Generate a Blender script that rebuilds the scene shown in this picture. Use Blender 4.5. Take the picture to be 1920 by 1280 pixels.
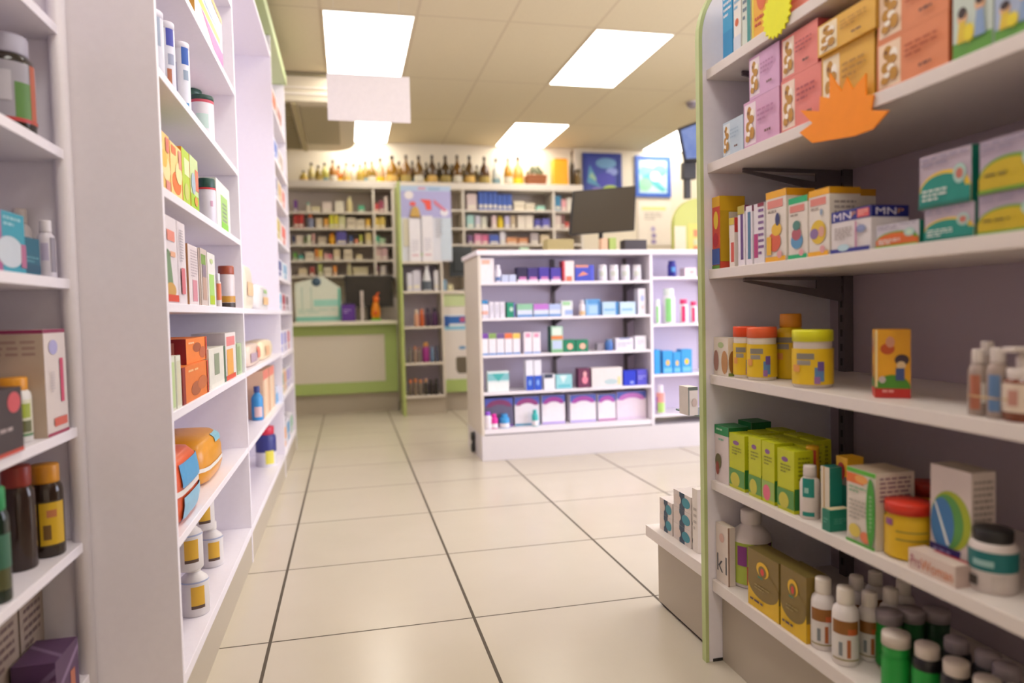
import bpy, math, random
from mathutils import Vector, Matrix
for o in list(bpy.data.objects): bpy.data.objects.remove(o)
random.seed(7)
SC = bpy.context.scene
COL = SC.collection
# ------------------------------------------------------------------ camera
FPX, YAW, PITCH, ROLL = 1326.0, .2268, -.0421, -.0234
CAM = Vector((0, 0, 1.0))
def cam_axes():
    cy, sy, cp, sp = math.cos(YAW), math.sin(YAW), math.cos(PITCH), math.sin(PITCH)
    fw = Vector((sy*cp, cy*cp, sp)); rt = Vector((cy, -sy, 0)); up = rt.cross(fw)
    cr, sr = math.cos(ROLL), math.sin(ROLL)
    return cr*rt+sr*up, -sr*rt+cr*up, fw
RT, UP, FW = cam_axes()
cd = bpy.data.cameras.new('camera'); cam = bpy.data.objects.new('camera', cd); COL.objects.link(cam)
cam.matrix_world = Matrix(((RT.x, UP.x, -FW.x, CAM.x), (RT.y, UP.y, -FW.y, CAM.y), (RT.z, UP.z, -FW.z, CAM.z), (0, 0, 0, 1)))
cd.sensor_width = 36; cd.lens = FPX/1920*36; cd.clip_start = .05
cd.dof.use_dof = True; cd.dof.focus_distance = 2.15; cd.dof.aperture_fstop = 1.5
SC.camera = cam
SC.view_settings.view_transform = 'Standard'; SC.view_settings.look = 'None'
SC.view_settings.gamma = 1; SC.view_settings.use_curve_mapping = False
SC.view_settings.exposure = 0.42
# ------------------------------------------------------------------ daylight (world sky seen through the shop window)
w = bpy.data.worlds.new('daylight'); SC.world = w; w.use_nodes = True
bg = w.node_tree.nodes['Background']; bg.inputs[0].default_value = (.82, .83, 1.0, 1); bg.inputs[1].default_value = 5.6
LAMP_STRENGTH = 6.5
WIN = (-1.2, 4.3, .35, 2.6)         # window opening in the right wall: y0, y1, z0, z1
pl = bpy.data.lights.new('window_portal', 'AREA'); pl.shape = 'RECTANGLE'; pl.size = WIN[3]-WIN[2]; pl.size_y = WIN[1]-WIN[0]
pl.cycles.is_portal = True
po = bpy.data.objects.new('window_portal', pl); COL.objects.link(po)
po.location = (4.68, (WIN[0]+WIN[1])/2, (WIN[2]+WIN[3])/2); po.rotation_euler = (0, math.pi/2, 0)
# ------------------------------------------------------------------ measuring helpers: where the sight line of a photo pixel meets a real plane
def P(x, y, **k):
    d = FW+RT*((x-960)/FPX)-UP*((y-640)/FPX)
    (a, v), = k.items(); i = 'XYZ'.index(a)
    return CAM+d*((v-CAM[i])/d[i])
def Yat(x, X, z):
    n = RT-FW*((x-960)/FPX); return -(n.x*X+n.z*(z-1))/n.y
def Xat(x, Y, z):
    n = RT-FW*((x-960)/FPX); return -(n.y*Y+n.z*(z-1))/n.x
def Zat(y, X, Y):
    n = UP+FW*((y-640)/FPX); return 1-(n.x*X+n.y*Y)/n.z
def depth(p): return (Vector(p)-CAM).dot(FW)
# ------------------------------------------------------------------ materials
def lin(h):
    v = [int(h[i:i+2], 16)/255 for i in (0, 2, 4)]
    return [c/12.92 if c <= .04045 else ((c+.055)/1.055)**2.4 for c in v]+[1]
MC = {}
def M(h, rough=.5, kind=''):
    key = (h, rough, kind)
    if key in MC: return MC[key]
    m = bpy.data.materials.new('paint_'+h+kind); m.use_nodes = True; nt = m.node_tree; b = nt.nodes['Principled BSDF']
    b.inputs['Base Color'].default_value = lin(h); b.inputs['Roughness'].default_value = rough
    if kind == 'metal': b.inputs['Metallic'].default_value = 1
    elif kind == 'glass':
        b.inputs['Transmission Weight'].default_value = 1; b.inputs['IOR'].default_value = 1.2
    elif kind == 'emit':
        b.inputs['Emission Color'].default_value = lin(h); b.inputs['Emission Strength'].default_value = 1.0
    else:   # slight print / plastic mottling so that nothing is perfectly flat
        n = nt.nodes.new('ShaderNodeTexNoise'); n.inputs['Scale'].default_value = 40; n.inputs['Detail'].default_value = 3
        mx = nt.nodes.new('ShaderNodeMix'); mx.data_type = 'RGBA'; mx.blend_type = 'MULTIPLY'
        mr = nt.nodes.new('ShaderNodeMapRange'); mr.inputs[3].default_value = .93; mr.inputs[4].default_value = 1.04
        tc = nt.nodes.new('ShaderNodeTexCoord')
        nt.links.new(tc.outputs['Object'], n.inputs['Vector']); nt.links.new(n.outputs['Fac'], mr.inputs[0])
        mx.inputs['Factor'].default_value = 1; mx.inputs['A'].default_value = lin(h)
        nt.links.new(mr.outputs[0], mx.inputs['B']); nt.links.new(mx.outputs['Result'], b.inputs['Base Color'])
    MC[key] = m
    return m
def nodes_mat(name):
    m = bpy.data.materials.new(name); m.use_nodes = True
    return m, m.node_tree, m.node_tree.nodes['Principled BSDF']
def mth(nt, op, a, b=None, c=None):
    n = nt.nodes.new('ShaderNodeMath'); n.operation = op
    for i, v in enumerate((a, b, c)):
        if v is None: continue
        if isinstance(v, (int, float)): n.inputs[i].default_value = v
        else: nt.links.new(v, n.inputs[i])
    return n.outputs[0]
def mixc(nt, f, a, b, mode='MIX'):
    n = nt.nodes.new('ShaderNodeMix'); n.data_type = 'RGBA'; n.blend_type = mode
    for s, v in (('Factor', f), ('A', a), ('B', b)):
        if isinstance(v, (int, float, list, tuple)): n.inputs[s].default_value = v
        else: nt.links.new(v, n.inputs[s])
    return n.outputs['Result']
def noise(nt, vec, scale, detail=4, rough=.5):
    n = nt.nodes.new('ShaderNodeTexNoise'); n.inputs['Scale'].default_value = scale; n.inputs['Detail'].default_value = detail
    n.inputs['Roughness'].default_value = rough; nt.links.new(vec, n.inputs['Vector']); return n.outputs['Fac']
def gridmask(nt, co, off, pitch, half):
    # 1 on a joint line
    t = mth(nt, 'DIVIDE', mth(nt, 'SUBTRACT', co, off), pitch)
    f = mth(nt, 'ABSOLUTE', mth(nt, 'SUBTRACT', mth(nt, 'FRACT', mth(nt, 'ADD', t, 100.5)), .5))
    return mth(nt, 'LESS_THAN', f, half/pitch)
def floor_mat():
    m, nt, b = nodes_mat('floor_tiles')
    tc = nt.nodes.new('ShaderNodeTexCoord'); sx = nt.nodes.new('ShaderNodeSeparateXYZ'); nt.links.new(tc.outputs['Object'], sx.inputs[0])
    gx = gridmask(nt, sx.outputs[0], -.2661, .637, .0050); gy = gridmask(nt, sx.outputs[1], 2.2563, .637, .0034)
    g = mth(nt, 'MAXIMUM', gx, gy)
    n1 = noise(nt, tc.outputs['Object'], 2.6, 6, .55); n2 = noise(nt, tc.outputs['Object'], 22, 5, .6)
    c = mixc(nt, n1, lin('c6bcaa'), lin('d2c8b7')); c = mixc(nt, mth(nt, 'MULTIPLY', n2, .10), c, lin('cdbfa8'))
    c = mixc(nt, g, c, lin('4e4334'))
    nt.links.new(c, b.inputs['Base Color'])
    nt.links.new(mth(nt, 'ADD', mth(nt, 'MULTIPLY', g, .4), mth(nt, 'ADD', .2, mth(nt, 'MULTIPLY', n2, .05))), b.inputs['Roughness'])
    bp = nt.nodes.new('ShaderNodeBump'); bp.inputs['Strength'].default_value = .12; bp.inputs['Distance'].default_value = .002
    nt.links.new(mth(nt, 'SUBTRACT', mth(nt, 'MULTIPLY', n1, .3), g), bp.inputs['Height']); nt.links.new(bp.outputs[0], b.inputs['Normal'])
    return m
def ceil_mat():
    m, nt, b = nodes_mat('ceiling_tiles')
    tc = nt.nodes.new('ShaderNodeTexCoord'); sx = nt.nodes.new('ShaderNodeSeparateXYZ'); nt.links.new(tc.outputs['Object'], sx.inputs[0])
    gx = gridmask(nt, sx.outputs[0], -.110, .607, .010); gy = gridmask(nt, sx.outputs[1], 4.655, 1.2135, .009)
    g = mth(nt, 'MAXIMUM', gx, gy)
    n1 = noise(nt, tc.outputs['Object'], 90, 3)
    c = mixc(nt, n1, lin('c8ba98'), lin('d3c6a5')); c = mixc(nt, mth(nt, 'MULTIPLY', g, .55), c, lin('b4a184'))
    nt.links.new(c, b.inputs['Base Color']); b.inputs['Roughness'].default_value = .75
    bp = nt.nodes.new('ShaderNodeBump'); bp.inputs['Strength'].default_value = .1; bp.inputs['Distance'].default_value = .003
    nt.links.new(mth(nt, 'SUBTRACT', 1, g), bp.inputs['Height']); nt.links.new(bp.outputs[0], b.inputs['Normal'])
    return m
def laminate(name, h, rough=.38):
    m, nt, b = nodes_mat(name)
    tc = nt.nodes.new('ShaderNodeTexCoord'); n = noise(nt, tc.outputs['Object'], 60, 4)
    c = mixc(nt, mth(nt, 'MULTIPLY', n, .12), lin(h), lin('b5aab4'))
    nt.links.new(c, b.inputs['Base Color']); b.inputs['Roughness'].default_value = rough
    return m
WHITE = laminate('white_laminate', 'f0eaf1'); BACKP = laminate('lavender_back_laminate', 'd8cce0', .5)
CREAM = laminate('cream_laminate', 'ddd3c4'); GREEN = laminate('green_laminate', 'a9bf6a'); PGREEN = laminate('pale_green_laminate', 'c7d79a')
KICK = laminate('grey_beige_plinth', 'b3a793'); WALLM = laminate('cream_wall_paint', 'e8dec8', .8)
BACKW = laminate('warm_back_laminate', 'cfc2b4', .5)
DARK = M('2a2726', .45); CHROME = M('8a8486', .4, 'metal'); SLOT = M('6a6064', .45)
# ------------------------------------------------------------------ mesh building
class MB:
    def __init__(s): s.v = []; s.f = []; s.m = []; s.sm = []; s.mats = []
    def mi(s, m):
        if m not in s.mats: s.mats.append(m)
        return s.mats.index(m)
    def face(s, pts, m, smooth=False):
        n = len(s.v); s.v += [tuple(p) for p in pts]; s.f.append(tuple(range(n, n+len(pts)))); s.m.append(s.mi(m)); s.sm.append(smooth)
    def box(s, x0, x1, y0, y1, z0, z1, m):
        n = len(s.v); k = s.mi(m)
        s.v += [(x0, y0, z0), (x1, y0, z0), (x1, y1, z0), (x0, y1, z0), (x0, y0, z1), (x1, y0, z1), (x1, y1, z1), (x0, y1, z1)]
        for q in ((0, 3, 2, 1), (4, 5, 6, 7), (0, 1, 5, 4), (1, 2, 6, 5), (2, 3, 7, 6), (3, 0, 4, 7)):
            s.f.append(tuple(n+i for i in q)); s.m.append(k); s.sm.append(False)
        return s
    def lathe(s, prof, m, seg=24, c=(0, 0, 0), sx=1, sy=1, a0=0, a1=2*math.pi, smooth=True, tilt=None):
        full = abs(a1-a0-2*math.pi) < 1e-6; k = s.mi(m); n = len(s.v); cnt = seg if full else seg+1
        for r, z in prof:
            for i in range(cnt):
                a = a0+(a1-a0)*i/seg; p = Vector((r*math.cos(a)*sx, r*math.sin(a)*sy, z))
                if tilt: p = tilt @ p
                s.v.append((p.x+c[0], p.y+c[1], p.z+c[2]))
        for j in range(len(prof)-1):
            for i in range(seg):
                i2 = (i+1) % cnt if full else i+1
                s.f.append((n+j*cnt+i, n+j*cnt+i2, n+(j+1)*cnt+i2, n+(j+1)*cnt+i)); s.m.append(k); s.sm.append(smooth)
        return s
    def prism(s, pts, nrm, m):
        # pts: coplanar loop, extruded along nrm
        nrm = Vector(nrm); n = len(s.v); k = s.mi(m); L = len(pts)
        s.v += [tuple(p) for p in pts]+[tuple(Vector(p)+nrm) for p in pts]
        s.f.append(tuple(range(n+L-1, n-1, -1))); s.f.append(tuple(range(n+L, n+2*L)))
        for i in range(L): s.f.append((n+i, n+(i+1) % L, n+L+(i+1) % L, n+L+i))
        s.m += [k]*(L+2); s.sm += [False]*(L+2)
        return s
    def tube(s, pts, r, m, seg=8):
        k = s.mi(m); n0 = len(s.v); pts = [Vector(p) for p in pts]
        for i, p in enumerate(pts):
            d = (pts[min(i+1, len(pts)-1)]-pts[max(i-1, 0)]).normalized()
            a = d.orthogonal().normalized(); b = d.cross(a)
            for j in range(seg):
                t = 2*math.pi*j/seg; s.v.append(tuple(p+a*(r*math.cos(t))+b*(r*math.sin(t))))
        for i in range(len(pts)-1):
            for j in range(seg):
                j2 = (j+1) % seg; s.f.append((n0+i*seg+j, n0+i*seg+j2, n0+(i+1)*seg+j2, n0+(i+1)*seg+j)); s.m.append(k); s.sm.append(True)
        s.f.append(tuple(range(n0+seg-1, n0-1, -1))); s.m.append(k); s.sm.append(False)
        e = n0+(len(pts)-1)*seg; s.f.append(tuple(range(e, e+seg))); s.m.append(k); s.sm.append(False)
        return s
    def build(s, name, parent=None, bevel=0, subsurf=0):
        me = bpy.data.meshes.new(name); me.from_pydata(s.v, [], s.f)
        for m in s.mats: me.materials.append(m)
        me.polygons.foreach_set('material_index', s.m); me.polygons.foreach_set('use_smooth', s.sm); me.update()
        o = bpy.data.objects.new(name, me); COL.objects.link(o)
        if parent: o.parent = parent
        if bevel:
            b = o.modifiers.new('bevel', 'BEVEL'); b.width = bevel; b.segments = 2; b.limit_method = 'ANGLE'
        if subsurf:
            b = o.modifiers.new('subsurf', 'SUBSURF'); b.levels = b.render_levels = subsurf
        return o
def empty(name, loc=(0, 0, 0), rz=0):
    o = bpy.data.objects.new(name, None); COL.objects.link(o); o.location = loc; o.rotation_euler = (0, 0, rz); o.empty_display_size = .05
    return o
def tag(o, label, cat, group=None):
    o['label'] = label; o['category'] = cat
    if group: o['group'] = group
    return o
def struct(o): o['kind'] = 'structure'; return o
def bxo(name, x0, x1, y0, y1, z0, z1, m, parent=None, bevel=0):
    return MB().box(min(x0, x1), max(x0, x1), min(y0, y1), max(y0, y1), min(z0, z1), max(z0, z1), m).build(name, parent, bevel)
# text as flat geometry, cached
TX = {}
def textmesh(t):
    if t not in TX:
        c = bpy.data.curves.new('lettering', 'FONT'); c.body = t; c.resolution_u = 3
        o = bpy.data.objects.new('lettering', c); me = bpy.data.meshes.new_from_object(o)
        vs = [v.co.copy() for v in me.vertices]; fs = [tuple(p.vertices) for p in me.polygons]
        x0 = min(v.x for v in vs); x1 = max(v.x for v in vs); y0 = min(v.y for v in vs); y1 = max(v.y for v in vs)
        TX[t] = ([((v.x-x0)/(x1-x0), (v.y-y0)/(y1-y0)) for v in vs], fs)
        bpy.data.objects.remove(o); bpy.data.curves.remove(c); bpy.data.meshes.remove(me)
    return TX[t]
# ------------------------------------------------------------------ printed designs on flat faces
def decal(mb, O, U, V, W, H, N, dz, designs):
    O, U, V, N = Vector(O), Vector(U), Vector(V), Vector(N)
    for li, d in enumerate(designs):
        kind, u0, v0, u1, v1, col = d[:6]; m = M(col, .45)
        def pt(a, b): return O+U*(W*(u0+(u1-u0)*a))+V*(H*(v0+(v1-v0)*b))+N*(dz*(li+1))
        if kind == 'r': mb.face([pt(0, 0), pt(1, 0), pt(1, 1), pt(0, 1)], m)
        elif kind == 'e': mb.face([pt(.5+.5*math.cos(a), .5+.5*math.sin(a)) for a in [i*math.pi/12 for i in range(24)]], m)
        elif kind == 'h': mb.face([pt(.5+.5*math.cos(a), math.sin(a)) for a in [i*math.pi/14 for i in range(15)]], m)
        elif kind == 'p': mb.face([pt(a, b) for a, b in d[6]], m)
        elif kind == 's': mb.face([pt(.5+(.5 if i % 2 else .38)*math.cos(a), .5+(.5 if i % 2 else .38)*math.sin(a)) for i, a in enumerate([i*math.pi/10 for i in range(20)])], m)
        elif kind == 'l':
            rows = d[6] if len(d) > 6 else 4
            for k in range(rows):
                x = 0.0; y1_ = 1-k/rows; y0_ = y1_-.45/rows; lim = 1 if k < rows-1 else .6
                while x < lim-.05:
                    ww = min(random.uniform(.12, .3), lim-x)
                    mb.face([pt(x, y0_), pt(x+ww, y0_), pt(x+ww, y1_), pt(x, y1_)], m); x += ww+.05
        elif kind == 'T':
            vs, fs = textmesh(d[6]); n = len(mb.v); k = mb.mi(m)
            mb.v += [tuple(pt(a, b)) for a, b in vs]
            for f in fs: mb.f.append(tuple(n+i for i in f)); mb.m.append(k); mb.sm.append(False)
# ------------------------------------------------------------------ things made of boxes in world coordinates
class Unit:
    def __init__(s, name, loc, label, cat, group=None):
        s.loc = Vector(loc); s.o = empty(name, loc); tag(s.o, label, cat, group)
    def mesh(s, name, mb, bevel=0, parent=None, label=None, smooth=0):
        mb.v = [tuple(Vector(p)-s.loc) for p in mb.v]
        o = mb.build(name, parent or s.o, bevel, smooth)
        if label: o['label'] = label
        return o
    def box(s, name, x0, x1, y0, y1, z0, z1, m, bevel=.0015, parent=None, label=None):
        return s.mesh(name, MB().box(min(x0, x1), max(x0, x1), min(y0, y1), max(y0, y1), min(z0, z1), max(z0, z1), m), bevel, parent, label)
# ------------------------------------------------------------------ goods
SH = {}
def shelf(key, ax, Pp, z, loc): SH[key] = dict(ax=ax, P=Pp, z=z, loc=loc)
# clear space of each run of shelves: along the shelf, and board heights above
LIM = {'R': (-.3, 1.783), 'A': (-.2, 1.787), 'B': (1.811, 3.019), 'C': (3.045, 4.6), 'I': (.871, 2.073), 'J': (2.098, 3.2), 'N': (.533, .902)}
def clear_top(key, S):
    if not key[-1].isdigit(): return 9
    fam = key[:2] if key[0] == 'B' and key[1] in 'LR' else key[0]
    zs = [s_['z'] for k, s_ in SH.items() if k != key and (k[:2] if k[0] == 'B' and k[1] in 'LR' else k[0]) == fam and len(k) == len(key) and k[1:] not in ('T', 'D')]
    up = [z for z in zs if z > S['z']+.01]
    return (min(up)-.0235) if up else 9
def clampspan(key, a, b):
    if key[0] in LIM and key[1].isdigit():
        lo, hi = LIM[key[0]]; return max(a, lo), min(b, hi)
    return a, b
ROT = {'R': -math.pi/2, 'L': math.pi/2, 'F': 0}
REG = []
def reg(o, desc, S, sort, cat, group=None):
    REG.append(dict(o=o, desc=desc, loc=S['loc'], sort=sort, group=group)); o['category'] = cat
WORDS = ['', 'first', 'second', 'third', 'fourth', 'fifth', 'sixth', 'seventh', 'eighth', 'ninth', 'tenth']
NUM = ['', 'one', 'two', 'three', 'four', 'five', 'six', 'seven', 'eight', 'nine', 'ten']
def finish_labels():
    by = {}
    for r in REG: by.setdefault((r['desc'], r['loc']), []).append(r)
    for (desc, loc), L in by.items():
        L.sort(key=lambda r: r['sort']); n = len(L)
        for i, r in enumerate(L, 1):
            if n == 1: lab = desc+' on '+loc
            else:
                pos = 'leftmost of '+NUM[n] if i == 1 else 'rightmost of '+NUM[n] if i == n else WORDS[i]+' from left of '+NUM[n]
                lab = desc+' on '+loc+', '+pos
                r['o']['group'] = r['group'] or (desc+' on '+loc)
            if r['group']: r['o']['group'] = r['group']
            if len(lab.split()) > 16: print('LONGLABEL', lab, file=__import__('sys').stderr)
            r['o']['label'] = lab
class Info: pass
def locate(S, xl, xr, yt, off, z0, d, key='??'):
    ax = S['ax']; z = S['z'] if z0 is None else z0
    if ax == 'F':
        Y = S['P']+off; X0, X1 = Xat(xl, Y, z), Xat(xr, Y, z); h = Zat(yt, X0, Y)-z
        X0, X1 = clampspan(key, X0, X1)
        return Vector(((X0+X1)/2, Y+d/2, z)), X1-X0, h
    X = S['P']+off if ax == 'R' else S['P']-off
    Y0, Y1 = Yat(xl, X, z), Yat(xr, X, z); h = Zat(yt, X, Y0)-z
    Y0, Y1 = clampspan(key, min(Y0, Y1), max(Y0, Y1))
    return Vector((X+(d/2 if ax == 'R' else -d/2), (Y0+Y1)/2, z)), abs(Y1-Y0), h
def carton(key, xl, xr, yt, body, des, desc, d=.05, off=.012, z0=None, name='medicine_box', cat='box', h=None, w=None, dz=None, group=None, tilt=0, rot=0, bev=0):
    S = SH[key]; p, ww, hh = locate(S, xl, xr, yt, off, z0, d, key)
    w = w or ww; h = h or hh; h = min(h, clear_top(key, S)-p.z) if clear_top(key, S) > p.z+.03 else h; w -= .0016
    if dz is None: dz = .0004 if S['ax'] != 'F' else .0008
    mb = MB().box(-w/2, w/2, -d/2, d/2, 0, h, M(body, .45))
    if isinstance(des, list): des = {'f': des}
    fr = {'f': ((-w/2, -d/2, 0), (1, 0, 0), (0, 0, 1), w, h, (0, -1, 0)), 'r': ((w/2, -d/2, 0), (0, 1, 0), (0, 0, 1), d, h, (1, 0, 0)),
          'l': ((-w/2, d/2, 0), (0, -1, 0), (0, 0, 1), d, h, (-1, 0, 0)), 't': ((-w/2, -d/2, h), (1, 0, 0), (0, 1, 0), w, d, (0, 0, 1))}
    if 's' in des:
        des = dict(des); s_ = des.pop('s'); des.setdefault('l', s_); des.setdefault('r', s_)
    for k, L in des.items():
        O, U, V, W, H, N = fr[k]; decal(mb, O, U, V, W, H, N, dz, L)
    o = mb.build(name); o.location = p+Vector((0, 0, .0004)); o.rotation_euler = (0, tilt, ROT[S['ax']]+rot)
    reg(o, desc, S, xl, cat, group)
    i = Info(); i.o = o; i.top = p.z+h+.0006; i.p = p; i.w = w; i.h = h; return i
PROF = {
 'jar': ([(0, 0), (.93, 0), (1, .03), (1, .74), (.9, .80), (.86, .83)], [(0, .8), (.94, .8), (.96, .82), (.96, .97), (.92, 1), (0, 1)]),
 'tub': ([(0, 0), (.90, 0), (.93, .02), (.95, .82)], [(0, .8), (1.0, .8), (1.0, .97), (.97, 1), (0, 1)]),
 'bottle': ([(0, 0), (.94, 0), (1, .02), (1, .62), (.93, .69), (.6, .77), (.45, .80), (.45, .85)], [(0, .82), (.5, .82), (.52, .84), (.52, .98), (.48, 1), (0, 1)]),
 'slim': ([(0, 0), (.94, 0), (1, .02), (1, .66), (.9, .73), (.62, .78), (.58, .82)], [(0, .79), (.64, .79), (.66, .81), (.64, .98), (.6, 1), (0, 1)]),
 'wide': ([(0, 0), (.94, 0), (1, .02), (1, .70), (.95, .76), (.80, .80), (.76, .83)], [(0, .80), (.80, .80), (.82, .82), (.82, .98), (.78, 1), (0, 1)]),
 'liquor': ([(0, 0), (.92, 0), (1, .02), (1, .52), (.9, .62), (.5, .72), (.3, .8), (.27, .9)], [(0, .87), (.34, .87), (.34, .99), (.3, 1), (0, 1)]),
 'demijohn': ([(0, 0), (.8, 0), (1, .1), (1, .4), (.8, .6), (.4, .72), (.25, .8), (.22, .9)], [(0, .87), (.3, .87), (.3, .99), (.26, 1), (0, 1)]),
 'can': ([(0, 0), (.98, 0), (1, .015), (1, .9), (.98, .92)], [(0, .9), (1.02, .9), (1.02, .99), (.98, 1), (0, 1)]),
 'tube': ([(0, .18), (.95, .18), (1, .22), (1, .8), (.98, .97), (0, 1)], [(0, 0), (.72, 0), (.75, .01), (.78, .17), (0, .2)]),
 'cone': ([(0, 0), (.95, 0), (1, .04), (.75, .5), (.35, .84), (.3, .88)], [(0, .86), (.34, .86), (.34, .98), (.3, 1), (0, 1)]),
}
def vessel(key, xl, xr, yt, kind, body, cap, desc, labels=(), patches=(), off=.012, z0=None, name='bottle', cat='bottle', glass=False, r=None, h=None, sy=1, group=None, seg=None, yc=None):
    S = SH[key]; z = S['z'] if z0 is None else z0; ax = S['ax']; xm = (xl+xr)/2; rr = r or .02
    for _ in range(4):
        if ax == 'F': Y = S['P']+off+rr; X = Xat(xm, Y, z)
        else:
            X = S['P']+(off+rr if ax == 'R' else -off-rr); Y = Yat(xm, X, z)
        if r is None: rr = (xr-xl)/2*depth((X, Y, z))/FPX
    if h is None: h = Zat(yt, X, Y)-z
    ct = clear_top(key, S)
    if ct > z+.03: h = min(h, ct-z)
    if ax == 'F': X = max(clampspan(key, X-rr, X+rr)[0]+rr, X) if X-rr < clampspan(key, X-rr, X+rr)[0] else min(X, clampspan(key, X-rr, X+rr)[1]-rr)
    else: Y = Y+(clampspan(key, Y-rr, Y+rr)[0]-(Y-rr)); Y = Y-((Y+rr)-clampspan(key, Y-rr, Y+rr)[1])
    cdir = math.atan2(-Y, -X)-ROT[ax]   # where the printed side looks, in the bottle's own frame: towards the aisle
    seg = seg or (28 if ax != 'F' else 16); root = empty(name, (X, Y, z+.0004), ROT[ax])
    bp, cp = PROF[kind]; bm = M(body, .12 if glass else .35, 'glass' if glass == 2 else '')
    cm = M(cap, .4)
    bo = MB().lathe([(a*rr, b*h) for a, b in bp], bm, seg, sy=sy).build('body', root)
    MB().lathe([(a*rr, b*h) for a, b in cp], cm, seg, sy=sy).build('lid' if kind in ('jar', 'tub', 'can') else 'cap', root)
    if labels or patches:
        mb = MB()
        for a, b, c in labels: mb.lathe([(rr*1.012, a*h), (rr*1.012, b*h)], M(c, .45), seg, sy=sy)
        for q in patches:
            a, b, ac, ah, c = q[:5]
            mb.lathe([(rr*(1.022+.008*patches.index(q)), a*h), (rr*(1.022+.008*patches.index(q)), b*h)], M(c, .45), 8, sy=sy, a0=cdir+math.radians(ac-ah), a1=cdir+math.radians(ac+ah))
        mb.build('label', bo)
    reg(root, desc, S, xl, cat, group)
    i = Info(); i.o = root; i.top = z+h+.0006; i.X = X; i.Y = Y; i.r = rr; i.h = h; return i
# ================================================================== the room
CEIL = 2.925; XW0, XW1, YB, YF = -1.02, 4.7, 8.12, -2.6
struct(bxo('floor', XW0, XW1, YF, YB, -.1, 0, floor_mat()))
struct(bxo('ceiling', XW0, XW1, YF, YB, CEIL, CEIL+.1, ceil_mat()))
struct(bxo('wall_left', XW0-.1, XW0, YF, YB, 0, CEIL, WALLM))
struct(bxo('wall_back', XW0, XW1, YB, YB+.1, 0, CEIL, WALLM))
struct(bxo('wall_front', XW0, XW1, YF-.1, YF, 0, CEIL, WALLM))
mb = MB()
for a, b, c, d in ((YF, WIN[0], 0, CEIL), (WIN[1], YB, 0, CEIL), (WIN[0], WIN[1], 0, WIN[2]), (WIN[0], WIN[1], WIN[3], CEIL)): mb.box(XW1, XW1+.1, a, b, c, d, WALLM)
struct(mb.build('wall_right'))
mb = MB()
for y in (WIN[0], (WIN[0]+WIN[1])/2-.03, WIN[1]-.06): mb.box(XW1+.02, XW1+.08, y, y+.06, WIN[2], WIN[3], M('d8d8dc', .4))
for z in (WIN[2], WIN[3]-.06): mb.box(XW1+.02, XW1+.08, WIN[0], WIN[1], z, z+.06, M('d8d8dc', .4))
struct(mb.build('window_1'))
# ceiling lights: recessed panels in the 0.607 x 1.2135 m grid
mem, nt, b_ = nodes_mat('light_diffuser')
b_.inputs['Base Color'].default_value = (.9, .9, .9, 1); b_.inputs['Emission Color'].default_value = (1, .95, .87, 1); b_.inputs['Emission Strength'].default_value = LAMP_STRENGTH
def ceiling_light(c, y0, y1, label):
    x0 = -.110+.607*c+.012; x1 = x0+.583; y0 += .012; y1 -= .012
    u = Unit('ceiling_light', ((x0+x1)/2, (y0+y1)/2, CEIL), label, 'ceiling light', 'lit ceiling light panels')
    mb = MB(); t = .008; z0, z1 = CEIL-.006, CEIL-.0005; fm = M('e6dcc8', .5)
    mb.box(x0, x1, y0, y0+t, z0, z1, fm); mb.box(x0, x1, y1-t, y1, z0, z1, fm); mb.box(x0, x0+t, y0+t, y1-t, z0, z1, fm); mb.box(x1-t, x1, y0+t, y1-t, z0, z1, fm)
    u.mesh('frame', mb); u.box('diffuser', x0+t, x1-t, y0+t, y1-t, CEIL-.004, CEIL-.001, mem, 0)
r0 = 4.655; q = 1.2135
ceiling_light(0, r0, r0+q, 'lit ceiling panel at upper left, above the hanging blank sign')
ceiling_light(3, r0, r0+q, 'lit ceiling panel in the middle of the tan ceiling')
ceiling_light(0, r0+2*q, YB-.01, 'lit ceiling panel half hidden behind the hanging blank sign')
ceiling_light(3, r0+2*q, YB-.01, 'lit ceiling panel at the back wall above the bottles')
ceiling_light(6, r0+2*q, YB-.01, 'lit ceiling panel at right, above the pale framed picture')
ceiling_light(0, r0-2*q, r0-q, 'lit ceiling panel over the aisle nearest the camera')
ceiling_light(3, r0-2*q, r0-q, 'lit ceiling panel over the right shelving unit')
ceiling_light(6, r0, r0+q, 'lit ceiling panel near the right wall')
ceiling_light(0, r0-4*q, r0-3*q, 'lit ceiling panel behind the camera')
ceiling_light(3, r0-4*q, r0-3*q, 'unseen lit ceiling panel added for light behind the camera, to the right')  # out-of-view panel added to brighten faces turned towards the camera
c = P(1298, 197, Z=CEIL-.03)
u = Unit('security_camera', (c.x, c.y, CEIL), 'tiny dome security camera on the ceiling beside the green edging', 'camera')
u.mesh('base', MB().lathe([(.06, -.015), (.065, -.001), (0, -.001)], M('dcd4d0', .4), 20, c=(c.x, c.y, CEIL)))
u.mesh('dome', MB().lathe([(0, -.065), (.03, -.058), (.05, -.035), (.055, -.014)], M('8a8088', .15), 20, c=(c.x, c.y, CEIL)))
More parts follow.
